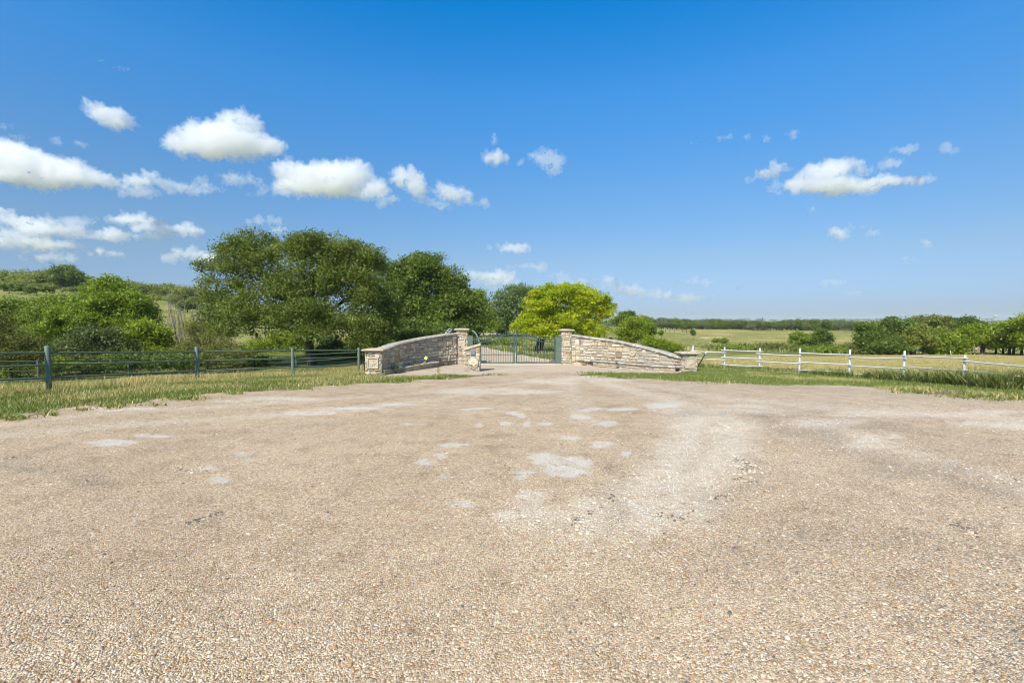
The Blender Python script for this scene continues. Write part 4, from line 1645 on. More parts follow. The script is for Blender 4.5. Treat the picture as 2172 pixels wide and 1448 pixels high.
def tree(name, label, cat, group, D, bx, blobs, ncl, lpc, crad, L, pal, trad=.15, nlimb=6, ntwig=3, bark=BARK, mat=None, sub=3, depth=.85, seed=None, fork=None, tint=None, **kw):
    """blobs in photograph pixels: (px, py, rx, ry, depth offset)"""
    r = np.random.default_rng(seed if seed is not None else int(abs(bx[0] if hasattr(bx, '__len__') else bx) * 13 + D))
    bs = []
    for b in blobs:
        dd = D + (b[4] if len(b) > 4 else 0)
        c = at(b[0], b[1], dd)
        k = dd / F
        bs.append((c[0], c[1], c[2], b[2] * k, depth * (b[2] + b[3]) / 2 * k * (1.15 if b[2] > b[3] else 1), b[3] * k))
    big = list(bs)
    for c in big:           # smaller lobes on the outside of each mass
        for _ in range(sub):
            d = unit(r.normal(size=3) + np.array([0, -.3, .25]))
            k = r.uniform(.28, .5)
            bs.append((c[0] + d[0] * c[3] * .85, c[1] + d[1] * c[4] * .85, c[2] + d[2] * c[5] * .85, c[3] * k, c[4] * k, c[5] * k * .9))
    if not hasattr(bx, '__len__'):
        bx = [bx]
    p = at(bx[0], 740, D)
    z = h1(p[0], D)
    root = empty(name, (p[0], D, z), label, cat, group)
    org = (p[0], D, z)
    V, Fq, C, cl = crown_mesh(bs, ncl, lpc, crad, L, pal, r, **kw)
    if tint:        # part of the crown turns another colour
        tx = at(tint[0], 680, D)
        ctr_ = V.reshape(-1, 4, 3).mean(1)
        w_ = sstep(tint[2], -tint[2] * .3, np.hypot(ctr_[:, 0] - tx[0], (ctr_[:, 2] - at(tint[0], tint[1], D)[2]) * 1.5)) * (r.random(len(ctr_)) < .8)
        P2 = np.array(tint[3])[r.integers(0, len(tint[3]), len(ctr_))] * r.uniform(.8, 1.2, (len(ctr_), 1))
        C = C * (1 - np.repeat(w_, 4))[:, None] + np.repeat(P2, 4, 0) * np.repeat(w_, 4)[:, None]
    gz_ = hz(V[:, 0], V[:, 1]) + .02
    V[:, 2] = np.maximum(V[:, 2], gz_)
    bases = []
    for q in bx:
        w = at(q, 740, D)
        bases.append((w[0], D, h1(w[0], D) - .15))
    mb = MB()
    trunk_mesh(mb, bases, bs, cl, r, trad, nlimb, ntwig, bark, None if fork is None else zat(bx[0], fork, D))
    smooth_by_angle(mb.build('trunk', M_bark, root, org), 60)
    mesh_np('crown', V, Fq, mat or M_leaf, root, C, False, org)
    return root


# --- the big oak and its neighbours, left of the gate
tree('oak_tree', 'largest dark oak, broad crown behind the green fence, trunk in sight', 'tree', None, 33, 663,
     [(680, 580, 88, 72), (745, 590, 72, 70), (790, 640, 55, 75), (620, 630, 75, 65), (545, 575, 62, 62, 1), (500, 540, 46, 40, 2), (540, 525, 48, 34, 2), (465, 640, 48, 55, 1), (455, 570, 32, 22, 1),
      (530, 670, 80, 52, -1), (640, 680, 90, 40, -2), (730, 690, 85, 42, -1), (800, 700, 45, 40), (690, 530, 75, 38), (760, 540, 55, 28), (640, 515, 30, 22), (445, 690, 34, 34, 1)],
     5000, 25, .23, .14, OAK, .28, 10, 7, (.07, .06, .05), shell=.5, W=.5, sub=5, fork=712)
tree('oak_tree', 'second tall oak between the broad oak and the left gate pillar', 'tree', None, 45, 882,
     [(900, 590, 58, 46), (945, 600, 42, 42), (860, 610, 38, 52), (885, 660, 60, 45), (955, 665, 52, 50), (985, 640, 24, 30), (915, 700, 80, 26, -1), (985, 695, 38, 28), (880, 562, 34, 20), (912, 558, 30, 18), (840, 690, 34, 34, 2), (838, 605, 36, 44), (832, 655, 34, 40), (1000, 660, 30, 34), (960, 630, 36, 36)],
     3700, 26, .30, .19, OAK2, .26, 9, 5, (.06, .05, .042), shell=.45, W=.5)
tree('oak_tree', 'small far oak just right of the second tall oak, above the left gate pillar', 'tree', None, 60, 1012,
     [(1012, 640, 26, 26), (1026, 665, 28, 32), (1000, 680, 34, 28), (1035, 690, 24, 18), (985, 670, 22, 30)],
     900, 16, .30, .22, MID, .2, 6, 3, shell=.55)
tree('oak_tree', 'dark greyish oak behind the yellow-green mesquite', 'tree', None, 66, 1075,
     [(1070, 650, 36, 34), (1095, 632, 30, 28), (1120, 640, 30, 30), (1052, 680, 30, 28), (1090, 685, 46, 24), (1110, 618, 18, 14), (1130, 665, 30, 30)],
     1500, 16, .32, .23, GREYG, .25, 8, 3, shell=.55)
tree('mesquite_tree', 'bright yellow-green mesquite behind the gate, with a dark forked trunk', 'tree', None, 38, [1136, 1142, 1147],
     [(1200, 640, 58, 36), (1150, 652, 46, 38), (1250, 655, 46, 36), (1190, 685, 72, 30), (1118, 688, 32, 22), (1272, 672, 30, 26), (1225, 625, 44, 22), (1165, 628, 34, 22), (1235, 700, 58, 20), (1205, 615, 24, 14), (1102, 700, 16, 10),
      (1285, 650, 20, 18), (1160, 705, 40, 14, -1)],
     2400, 24, .17, .15, MESQ, .13, 4, 4, (.022, .019, .017), shell=.5, flat=.5, W=.36, sub=6, fork=722, tint=(1265, 668, 1.7, [(.58, .50, .025), (.48, .46, .02), (.62, .55, .03)]))
# --- left thicket
tree('hackberry_tree', 'dark green dome-shaped tree in the left thicket', 'tree', None, 36, 245,
     [(245, 632, 46, 40), (290, 660, 38, 42), (205, 655, 52, 42), (160, 680, 50, 42), (300, 695, 40, 36), (240, 690, 60, 40), (235, 604, 26, 16), (120, 700, 34, 30)],
     3600, 20, .22, .14, MID, .16, 8, 4, shell=.5)
tree('elm_tree', 'pale yellow-green tree at the left edge of the photo', 'tree', None, 40, 55,
     [(60, 668, 58, 36), (110, 650, 40, 26), (15, 680, 46, 42), (95, 700, 62, 40), (-40, 670, 50, 46), (30, 725, 60, 30)],
     2800, 20, .24, .15, [(.24, .30, .05), (.18, .25, .04), (.30, .34, .075)], .15, 7, 4, shell=.5)
tree('cedar_bush', 'brownish olive cedar bush leaning over the green fence at the left edge', 'bush', None, 24.5, 20,
     [(25, 735, 58, 36), (70, 755, 34, 28), (-30, 720, 60, 50), (30, 770, 60, 26)],
     900, 24, .16, .10, CEDAR, .07, 6, 4, mat=M_needle, shell=.55, W=.3)
tree('shrub', 'grey-green rounded shrub below the dome-shaped tree', 'bush', None, 30, 205,
     [(205, 722, 50, 34), (250, 740, 44, 30), (160, 745, 50, 32), (120, 755, 40, 30), (210, 765, 70, 22)],
     1300, 20, .18, .13, [(.125, .155, .05), (.16, .185, .07), (.10, .13, .04)], .05, 8, 3, shell=.5)
tree('shrub', 'bright green shrub at the right end of the left thicket', 'bush', None, 32, 318,
     [(300, 712, 38, 34), (335, 725, 30, 34), (310, 750, 44, 28), (345, 755, 26, 22)],
     1000, 20, .18, .14, BRIGHT, .05, 6, 3, shell=.5)
tree('shrub', 'dark low shrub behind the rails left of the second post', 'bush', None, 29, 280,
     [(270, 765, 46, 20), (330, 770, 40, 18), (370, 765, 30, 20), (130, 770, 40, 18), (200, 775, 50, 14)],
     800, 18, .17, .12, DARK, .04, 5, 2, shell=.55)
tree('juniper', 'feathery olive juniper under the left side of the broad oak', 'bush', None, 31, 440,
     [(425, 715, 34, 38), (465, 735, 42, 34), (400, 750, 36, 30), (500, 755, 36, 24), (440, 765, 70, 18)],
     1200, 24, .16, .10, OLIVE, .06, 8, 3, mat=M_needle, shell=.55, W=.28)
tree('shrub', 'leafy light green shrub left of the broad oak trunk', 'bush', None, 46, 610,
     [(610, 722, 36, 26), (570, 735, 30, 24), (530, 745, 32, 22), (635, 740, 28, 22), (590, 758, 60, 14)],
     900, 18, .2, .15, BRIGHT, .05, 6, 3, shell=.55)
tree('shrub', 'dark green shrub low behind the fence right of the oak trunk', 'bush', None, 38, 705,
     [(705, 735, 30, 24), (690, 755, 40, 14), (740, 757, 36, 14)],
     500, 18, .2, .15, DARK, .05, 4, 3, shell=.55)
tree('shrub', 'lime green shrub above the short left pillar', 'bush', None, 45, 780,
     [(765, 722, 28, 22), (805, 725, 26, 20), (738, 738, 24, 20), (785, 742, 44, 18), (830, 735, 22, 14)],
     800, 18, .19, .15, LIME, .05, 6, 3, shell=.55)
tree('shrub', 'dark shrub under the second oak behind the left wing wall', 'bush', None, 41, 880,
     [(860, 712, 36, 18), (905, 712, 40, 16), (945, 708, 34, 18)],
     500, 16, .22, .17, DARK, .05, 4, 2, shell=.55)
tree('shrub', 'mid green leafy shrub filling the space behind the first fence bay', 'bush', None, 28, 60,
     [(20, 775, 50, 20), (75, 772, 44, 22), (120, 778, 40, 16), (-40, 775, 50, 20)],
     900, 20, .17, .12, MID, .04, 6, 2, shell=.55)
tree('shrub', 'dark brushy shrub behind the second fence, below the juniper', 'bush', None, 35, 500,
     [(470, 762, 40, 16), (520, 765, 36, 14), (560, 768, 34, 12), (420, 768, 34, 14)],
     700, 18, .17, .12, OAK2, .04, 5, 2, shell=.55)
# bare grey brush
r_ = np.random.default_rng(3)
c0 = at(392, 740, 33)
c0[2] = h1(c0[0], 33)
root = empty('dead_bush', c0, 'bare grey leafless bush beside the broad oak', 'bush')
m = MB()
for k in range(26):
    tx, ty = r_.uniform(348, 432), r_.uniform(612, 690)
    t_ = at(tx, ty, 33 + r_.uniform(-1, 1))
    b0 = c0 + np.array([r_.uniform(-.5, .7), r_.uniform(-.4, .4), -.1])
    mid = b0 * .5 + t_ * .5 + np.array([(b0[0] - t_[0]) * -.08, 0, -.25]) + r_.normal(size=3) * .12
    m.tube([b0, mid, t_], [.035, .022, .006], 5, (.23, .20, .165), cap=False)
    for j in range(4):
        s_ = mid + (t_ - mid) * r_.uniform(.0, .8)
        e_ = s_ + (t_ - mid) * r_.uniform(.2, .5) + r_.normal(size=3) * .25
        m.tube([s_, e_], [.012, .004], 4, (.25, .22, .18), cap=False)
m.build('branches', M_bark, root, tuple(c0))

# --- through and beside the gate
tree('weed_bush', 'leafy green bush seen through the left gate leaf', 'bush', None, 46, 1068,
     [(1068, 728, 26, 12), (1040, 733, 22, 10), (1090, 733, 18, 10)], 420, 16, .18, .14, BRIGHT, .03, 4, 2, shell=.6)
tree('juniper', 'low spreading dark juniper beside the driveway behind the gate', 'bush', None, 40.5, 1075,
     [(1062, 747.5, 18, 4), (1084, 748.5, 16, 4.5), (1073, 746, 14, 4)], 260, 18, .10, .09, DARK, .02, 3, 2, mat=M_needle, shell=.6)
tree('shrub', 'small grey-green shrub at the driveway kerb behind the right gate leaf', 'bush', None, 35, 1112,
     [(1108, 754, 9, 7), (1118, 757, 9, 5)], 200, 18, .09, .07, GREYG, .02, 3, 2, shell=.6)
# --- right of the gate, meadow side
tree('round_tree', 'round bright green tree behind the right wing wall', 'tree', None, 55, 1345,
     [(1343, 690, 28, 18), (1335, 702, 26, 16), (1352, 706, 24, 16), (1340, 716, 26, 9)], 1100, 18, .20, .17, BRIGHT, .09, 6, 3, shell=.5)
tree('round_tree', 'darker tree standing close behind the round bright green one', 'tree', None, 61, 1372,
     [(1370, 692, 17, 18), (1377, 706, 14, 14), (1362, 680, 12, 9)], 500, 16, .24, .2, MID, .1, 4, 3, shell=.55)
tree('shrub', 'low green shrub row sloping behind the right wing wall', 'bush', None, 48, 1390,
     [(1378, 725, 18, 11), (1400, 731, 24, 10), (1425, 737, 22, 8)], 500, 16, .18, .15, BRIGHT, .03, 4, 2, shell=.6)
tree('oak_tree', 'small dark oak rising above the left end of the far tree line', 'tree', None, 105, 1330,
     [(1328, 672, 15, 11), (1340, 678, 14, 10), (1316, 680, 12, 12), (1330, 690, 24, 7)], 700, 14, .34, .34, OAK2, .2, 5, 3, shell=.55)
tree('shrub', 'pale green bush left of the darker one in the mid meadow', 'bush', None, 80, 1697,
     [(1694, 716, 16, 11), (1704, 720, 14, 9), (1690, 724, 15, 6)], 420, 16, .26, .24, MID, .06, 4, 2, shell=.55)
tree('shrub', 'dark green bush standing tallest in the mid meadow', 'bush', None, 80, 1742,
     [(1740, 712, 15, 14), (1750, 718, 15, 13), (1727, 722, 14, 10), (1742, 729, 22, 7)], 600, 16, .26, .24, OAK2, .06, 4, 2, shell=.55)
for px, py, rx, ry, D, pal, lab in [(1470, 703, 5, 6, 95, GREYG, 'tiny dark bush in the meadow left of the limestone heaps'), (1519, 722, 8, 4, 88, MID, 'low green tuft bush below the limestone heaps'),
                                    (1537, 721, 7, 6, 86, MID, 'small green bush right of the limestone heaps'), (1402, 704, 5, 6, 92, MID, 'tiny bush in the meadow beside the bright round tree'),
                                    (1834, 708, 6, 4, 150, OAK2, 'small bush in the pale meadow left of the right wood')]:
    tree('meadow_bush', lab, 'bush', None, D, px, [(px, py + ry * .35, rx, ry * .9)], 110, 12, .16, .2, pal, .03, 2, 2, shell=.6)
# ground-hugging growth of the dip between the hay field and the meadow
for i, (px, py, rx, ry, D, pal, lab) in enumerate([(1830, 733, 44, 9, 72, OLIVE, 'brownish olive shrub belt running up to the right wood'), (1640, 735, 46, 5, 68, OLIVE, 'low olive brush in the dip beyond the white fence'),
                                                   (1740, 740, 60, 5, 64, MID, 'low green brush strip below the mid meadow bushes'), (1560, 741, 45, 5, 62, MID, 'low green brush strip behind the white fence end')]):
    tree('brush', lab, 'bush', None, D, px, [(px - rx * .5, py + 2, rx * .5, ry * .8), (px, py, rx * .5, ry), (px + rx * .5, py + 1, rx * .5, ry * .9)], 420, 14, .22, .2, pal, .03, 4, 2, shell=.7)

# --- wood on the right edge: own crown for each
RW = [(1850, 62, [(1850, 705, 28, 22), (1838, 722, 26, 18), (1866, 725, 24, 20)], OAK2, 'dark oak at the left end of the right wood'),
      (1897, 68, [(1895, 694, 30, 20), (1920, 700, 26, 24), (1880, 715, 30, 22), (1905, 728, 34, 18)], DARK, 'dark oak second from the left end of the right wood'),
      (1962, 72, [(1960, 684, 30, 16), (1985, 690, 28, 20), (1940, 692, 26, 20), (1965, 708, 40, 22)], OLIVE, 'tall olive tree behind the pale yellow one in the right wood'),
      (2012, 76, [(2010, 690, 28, 15), (2032, 694, 24, 18), (2005, 708, 34, 20), (2030, 722, 30, 20)], OAK2, 'dark tree in the middle of the right wood'),
      (2062, 72, [(2056, 687, 26, 12), (2076, 697, 22, 15), (2045, 694, 24, 18), (2066, 706, 40, 20)], DARK, 'dark round-topped oak right of the middle of the right wood'),
      (1962, 60, [(1944, 706, 20, 14), (1958, 718, 24, 16), (1930, 720, 20, 12)], LIME, 'pale yellow-green tree at the front of the right wood'),
      (1993, 61, [(1985, 715, 24, 16), (2010, 728, 26, 20), (1990, 738, 30, 14), (2030, 735, 22, 16)], MID, 'green tree right of the pale yellow one at the wood edge'),
      (2082, 61, [(2068, 705, 28, 17), (2090, 715, 32, 17), (2055, 720, 26, 14), (2100, 728, 24, 12)], BRIGHT, 'bright green tree with bare trunks at the wood edge'),
      (2142, 60, [(2138, 700, 30, 17), (2160, 700, 28, 24), (2120, 712, 30, 24), (2150, 724, 36, 18)], MID, 'tall green tree near the right edge of the photo'),
      (2192, 57, [(2185, 685, 34, 22), (2215, 700, 40, 36), (2180, 716, 30, 24)], BRIGHT, 'bright-topped tree cut by the right edge of the photo'),
      (1885, 60, [(1880, 732, 30, 12), (1905, 738, 26, 10), (1860, 738, 24, 8)], OAK2, 'low dark bush at the foot of the right wood')]
for bx, D, bl, pal, lab in RW:
    tree('tree' if 'bush' not in lab else 'shrub', lab, 'tree' if 'bush' not in lab else 'bush', 'trees of the right wood', D, [bx, bx + 6] if 'trunks' in lab else bx, bl, 1000, 17, .27, .24, pal, .13, 7, 3, (.07, .06, .05), shell=.55)
for bx, D in ((2112, 62), (2128, 62.5), (2150, 62), (2168, 61.5), (2048, 64), (2036, 63.5)):
    p = at(bx, 740, D)
    z = h1(p[0], D)
    m = MB()
    r_ = np.random.default_rng(bx)
    top = np.array([p[0] + r_.uniform(-.3, .3), D + .3, zat(bx, 715, D)])
    m.tube([(p[0], D, z - .2), (p[0] + r_.uniform(-.1, .1), D, z + .9), top], [.14, .12, .06], 8, (.05, .043, .036))
    root = empty('sapling', (p[0], D, z), 'slim dark-trunked tree among the trunks of the right wood', 'tree', 'slim trunks in the right wood')
    smooth_by_angle(m.build('trunk', M_bark, root, (p[0], D, z)), 60)
    V, Fq, C, cl = crown_mesh([(top[0], top[1], top[2] + .2, .9, .9, .7)], 130, 14, .24, .22, MID, r_)
    mesh_np('crown', V, Fq, M_leaf, root, C, False, (p[0], D, z))


# --- copied trees: far tree line and hillside
def proto(name, label, cat, group, H, W_, pal, seed, ncl, lpc, L, trunk=True, dense=.55, lo=.34):
    r = np.random.default_rng(seed)
    bl = []
    for k in range(6):
        a = r.uniform(0, 6.28)
        q = r.uniform(.1, .55) * W_
        bl.append((q * math.cos(a), q * math.sin(a), H * r.uniform(lo, lo + .26), W_ * r.uniform(.34, .5), W_ * r.uniform(.34, .5), H * r.uniform(.26, .38)))
    V, Fq, C, cl = crown_mesh(bl, ncl, lpc, H * .07, L, pal, r, shell=dense)
    V[:, 2] = np.maximum(V[:, 2], .02)
    root = empty(name, (0, 0, -50), label, cat, group)
    mb = MB()
    trunk_mesh(mb, [(0, 0, -.3)], bl, cl, r, H * .03, 5, 2, (.06, .05, .042))
    mb.build('trunk', M_bark, root)
    mesh_np('crown', V, Fq, M_leaf, root, C)
    return root


placed = []


def put(protos, used, x, y, rz, s, label=None, group=None):
    k = r_.integers(len(protos))
    pr = protos[k]
    loc = (x, y, h1(x, y) - .05)
    if k not in used:
        used.add(k)
        pr.location = [float(q) for q in loc]
        pr.rotation_euler = (0, 0, rz)
        pr.scale = (s, s, s)
        if label:
            pr['label'] = label
        return pr
    return dup(pr, loc, rz, (s, s, s), label, group)


r_ = np.random.default_rng(17)
LT = 'dark round oak crowded into the far tree line beyond the meadow'
GT = 'oaks of the far tree line'
pr = [proto('oak_tree', LT, 'tree', GT, 5.6, 4.6, p_, s_, 560, 12, .42) for p_, s_ in ((OAK2, 1), ([(.19, .225, .11), (.23, .26, .13)], 2), (DARK, 3), ([(.16, .20, .08), (.20, .23, .10)], 4), ([(.22, .25, .12), (.18, .215, .10)], 5), (OAK, 6))]
us = set()
for px in np.arange(1352, 1905, 10.5):
    top = np.interp(px, [1310, 1400, 1480, 1560, 1640, 1700, 1740, 1790, 1850, 1910], [672, 673, 677, 678, 680, 676, 676, 679, 683, 684])
    D = r_.uniform(196, 208) + (8 if px > 1700 else 0)
    p = at(px + r_.uniform(-3, 3), 700, D)
    g_ = h1(p[0], D)
    H_ = (zat(px, top + r_.uniform(1, 6), D) - g_)
    put(pr, us, p[0], D, r_.uniform(0, 6.28), max(H_, 3.2) / 5.6 * r_.uniform(.85, 1.2), LT, GT)
for px in np.arange(1368, 1905, 17):
    top = np.interp(px, [1310, 1400, 1480, 1560, 1640, 1700, 1740, 1790, 1850, 1910], [671, 672, 676, 677, 680, 676, 675, 679, 683, 684])
    D = r_.uniform(222, 240)
    p = at(px + r_.uniform(-4, 4), 700, D)
    g_ = h1(p[0], D)
    H_ = (zat(px, top + r_.uniform(-1, 3), D) - g_)
    put(pr, us, p[0], D, r_.uniform(0, 6.28), max(H_, 3.2) / 5.6 * 1.1, LT, GT)

HT = 'thin olive mesquite on the crest of the left hill'
GH = 'trees along the crest of the left hill'
ph = [proto('mesquite_tree', HT, 'tree', GH, 5.2, 4.6, p_, s_, 330, 11, .36, True, .7, .24) for p_, s_ in (([(.26, .285, .08), (.32, .335, .10)], 21), ([(.30, .33, .10), (.35, .36, .13)], 22), ([(.24, .28, .07), (.30, .32, .10)], 23), ([(.21, .265, .09), (.28, .32, .12)], 24))]
us = set()
for px in np.arange(-30, 470, 12):
    tgt = np.interp(px, [0, 60, 120, 160, 180, 260, 320, 400, 470], [566, 566, 565, 568, 580, 590, 596, 602, 608])
    D = r_.uniform(150, 175)
    p = at(px + r_.uniform(-4, 4), 600, D)
    g_ = h1(p[0], D)
    H_ = zat(px, tgt + r_.uniform(-3, 9), D) - g_
    put(ph, us, p[0], D, r_.uniform(0, 6.28), np.clip(H_, 2.6, 7.5) / 5.2 * 1.08, HT, GH)
for px in np.arange(-20, 460, 15):
    D = r_.uniform(138, 150)
    p = at(px + r_.uniform(-5, 5), 600, D)
    put(ph, us, p[0], D, r_.uniform(0, 6.28), r_.uniform(.32, .58), 'small scrubby mesquite in front of the crest trees of the left hill', 'low scrub below the crest of the left hill')
tree('oak_tree', 'dark rounded oak standing tallest on the crest of the left hill', 'tree', None, 150, 138,
     [(136, 577, 26, 15), (150, 586, 20, 12), (118, 588, 22, 11)], 600, 14, .42, .42, OAK2, .3, 5, 3, shell=.55)
BT = 'low dark bush on the grassy slope of the left hill'
GB = 'bushes on the slope of the left hill'
pb_ = [proto('hill_bush', BT, 'bush', GB, 2.2, 2.6, p_, s_, 130, 11, .30, True, .65) for p_, s_ in ((OAK2, 41), (OLIVE, 42))]
us = set()
for px, py in [(20, 641), (55, 643), (80, 646), (28, 634), (345, 634), (362, 636), (372, 648), (385, 655), (340, 612), (352, 616), (395, 640), (408, 650), (410, 632), (335, 690), (90, 612), (100, 640), (398, 668)]:
    D = np.interp(py, [600, 640, 690], [160, 118, 85])
    for _ in range(12):
        p = at(px, py, D)
        g_ = h1(p[0], D)
        if p[2] > g_:
            D += 3
        else:
            break
    put(pb_, us, p[0], D, r_.uniform(0, 6.28), r_.uniform(.7, 1.5), BT, GB)

# --- far woods as one mass
V_, F_, C_ = [], [], []
r_ = np.random.default_rng(5)
base_n = 0
for k in range(1100):
    D = float(np.exp(r_.uniform(math.log(650), math.log(4300))))
    b = r_.uniform(.2, 1.25)
    x = b * D
    if vnoise(x / 260, D / 260, 77) < .5:
        continue
    s = r_.uniform(3.5, 6.5) * (1 + D / 2500)
    V, Fq, C, _ = crown_mesh([(x, D, h1(x, D) + s * .3, s * 1.7, s * 1.5, s * .42)], 30, 9, s * .25, s * .26, OAK2, r_, W=.9)
    V_.append(V)
    F_.append(Fq + base_n)
    C_.append(C)
    base_n += len(V)
o = mesh_np('distant_woods', np.concatenate(V_), np.concatenate(F_), M_leaf, None, np.concatenate(C_))
tag(o, 'bands of dark woodland on the far plain and ridge', 'woods', None, 'stuff')
# ------------------------------------------------------------------ grass
DRV = np.array(DRIVE)


def grass(name, label, pts, hgt, wid, pal, seed, lean=.35, kind='stuff', cat='grass', mat=None):
    """one bent blade at each point; hgt, wid arrays; pal: colour per blade"""
    r = np.random.default_rng(seed)
    n = len(pts)
    a = r.uniform(0, 2 * math.pi, n)
    sd = np.stack([np.cos(a), np.sin(a), np.zeros(n)], 1)
    ld = a + r.uniform(-.9, .9, n) + math.pi / 2
    lv = np.stack([np.cos(ld), np.sin(ld), np.zeros(n)], 1) * (hgt * r.uniform(.1, 1, n) * lean * 2)[:, None]
    z = np.stack([pts[:, 0], pts[:, 1], hz(pts[:, 0], pts[:, 1]) - .01], 1)
    up = np.zeros((n, 3))
    up[:, 2] = hgt
    w = wid[:, None]
    v = np.stack([z - sd * w, z + sd * w, z + up * .55 + lv * .35 + sd * w * .75, z + up * .55 + lv * .35 - sd * w * .75, z + up * r.uniform(.85, 1.05, (n, 1)) + lv], 1)
    V = v.reshape(-1, 3)
    b = np.arange(n)[:, None] * 5
    q = np.concatenate([b, b + 1, b + 2, b + 3], 1)
    t = np.concatenate([b + 3, b + 2, b + 4], 1)
    o = mesh_np(name, V, [q, t], mat or M_grass, None, np.repeat(pal, 5, 0))
    return tag(o, label, cat, None, kind)


def sample(n, x0, x1, y0, y1, r):
    return np.stack([r.uniform(x0, x1, n), r.uniform(y0, y1, n)], 1)


def in_view(p, m=1.25):
    return np.abs(p[:, 0]) < p[:, 1] * m + 1.5


def off_paving(p, gap=.0, wob=.9):
    n = (fbm(p[:, 0] * 1.3, p[:, 1] * 1.3, 61, 3) - .5) * wob
    return (poly_sd(LOT, p[:, 0], p[:, 1]) + n > gap) & (poly_sd(DRIVE, p[:, 0], p[:, 1]) > .05)


GREEN = np.array([(.19, .24, .05), (.25, .29, .075), (.14, .195, .04)])
STRAWC = np.array([(.58, .47, .21), (.66, .56, .30), (.48, .39, .15)])


def blend(r, n, f):
    """f = straw share per blade"""
    g_ = GREEN[r.integers(0, 3, n)]
    s = STRAWC[r.integers(0, 3, n)]
    pick = (r.random(n) < f)[:, None]
    return np.where(pick, s, g_) * r.uniform(.75, 1.25, (n, 1))


r = np.random.default_rng(101)
# verges: near strip left and right, thick
L1 = sample(190000, -19, -2, 8, 27, r)
L1 = L1[in_view(L1)]
keep = off_paving(L1, .05) & (L1[:, 0] < -1.5)
L1 = L1[keep]
behind = poly_sd([(-30, 14.2), (-14.6, 14.9), (-12.9, 19.6), (-10.4, 22.5), (-8.2, 25.5), (-8, 40), (-40, 40)], L1[:, 0], L1[:, 1])
dens = np.where(behind < 0, .55, 1.0) * np.clip(1.3 - L1[:, 1] / 40, .4, 1)
L1 = L1[r.random(len(L1)) < dens]
behind = poly_sd([(-30, 14.2), (-14.6, 14.9), (-12.9, 19.6), (-10.4, 22.5), (-8.2, 25.5), (-8, 40), (-40, 40)], L1[:, 0], L1[:, 1])
nn_ = fbm(L1[:, 0] * .5, L1[:, 1] * .5, 71, 3)
edge = poly_sd(LOT, L1[:, 0], L1[:, 1])
near_f = sstep(1.3, .0, np.abs(behind))
f = np.clip(.10 + .75 * sstep(.4, -.3, behind) + .55 * near_f * sstep(.35, .6, nn_) + .5 * sstep(.5, .66, nn_), 0, .93)
h = .07 + .10 * nn_ + .14 * near_f * r.random(len(L1)) + .05 * r.random(len(L1)) + .06 * (behind < 0)
h *= (sstep(-.1, .9, edge) * .65 + .35) * .85
grass('grass', 'green and straw coloured grass of the left verge around the fence posts', L1, h, .004 + .007 * r.random(len(L1)), blend(r, len(L1), f), 1)
# taller seed heads along the green fence
S1 = sample(26000, -18, -5.5, 13, 28, r)
S1 = S1[in_view(S1) & off_paving(S1, .5)]
bh = poly_sd([(-30, 14.2), (-14.6, 14.9), (-12.9, 19.6), (-10.4, 22.5), (-8.2, 25.5), (-8, 40), (-40, 40)], S1[:, 0], S1[:, 1])
S1 = S1[(np.abs(bh - .05) < .9) & (r.random(len(S1)) < .75)]
grass('grass', 'tall straw coloured seed stalks along the foot of the green fence', S1, r.uniform(.25, .62, len(S1)), .003 + .004 * r.random(len(S1)), blend(r, len(S1), .72), 2, .5)
# right verge
R1 = sample(260000, 3, 24, 10, 29, r)
R1 = R1[in_view(R1)]
R1 = R1[off_paving(R1, .04)]
wf = poly_sd([tuple(at(a_, b_, c_)[:2]) for a_, b_, c_ in WP] + [(60, 10), (60, 60), (10, 60)], R1[:, 0], R1[:, 1])
R1, wf = R1[wf > -1.2], wf[wf > -1.2]
dr = poly_sd(dirt_poly, R1[:, 0], R1[:, 1])
kp_ = (r.random(len(R1)) < np.clip(1.25 - R1[:, 1] / 45, .4, 1)) & ((dr > .1) | (r.random(len(R1)) < .06))
R1, wf = R1[kp_], wf[kp_]
nn_ = fbm(R1[:, 0] * .5, R1[:, 1] * .5, 83, 3)
edge = poly_sd(LOT, R1[:, 0], R1[:, 1])
f = np.clip(.06 + .55 * sstep(.5, .68, nn_) + .2 * sstep(.8, .1, edge), 0, .9)
h = (.05 + .07 * nn_ + .04 * r.random(len(R1))) * (sstep(-.1, .8, edge) * .6 + .4)
grass('grass', 'short green grass of the right verge before the white fence', R1, h, .004 + .006 * r.random(len(R1)), blend(r, len(R1), f), 3)
# coarse weeds along the white fence, taller to the right
W1 = sample(200000, 8, 24, 13, 30, r)
W1 = W1[in_view(W1)]
wf = poly_sd([tuple(at(a_, b_, c_)[:2]) for a_, b_, c_ in WP] + [(60, 10), (60, 60), (10, 60)], W1[:, 0], W1[:, 1])
k_ = sstep(20, 90, CX * 0 + 1000 * W1[:, 0] / W1[:, 1] - 350)
clump = fbm(W1[:, 0] * 1.1, W1[:, 1] * 1.1, 91, 3)
kk = (np.abs(wf - .12) < .62) & (r.random(len(W1)) < (sstep(.36, .6, clump) * .95 + .06) * (.55 + .45 * sstep(.5, .9, W1[:, 0] / W1[:, 1])))
W1 = W1[kk]
rr_ = sstep(.55, 1.0, W1[:, 0] / W1[:, 1])
h = r.uniform(.10, .32, len(W1)) * (1 + 1.9 * rr_)
grass('weeds', 'coarse leafy weeds growing through the bottom rails of the white fence', W1, h, .008 + .010 * r.random(len(W1)),
      np.array([(.15, .19, .045), (.22, .26, .075), (.27, .29, .095), (.46, .40, .18)])[r.choice(4, len(W1), p=[.4, .3, .2, .1])] * r.uniform(.75, 1.25, (len(W1), 1)), 4, .75, 'stuff', 'weeds')
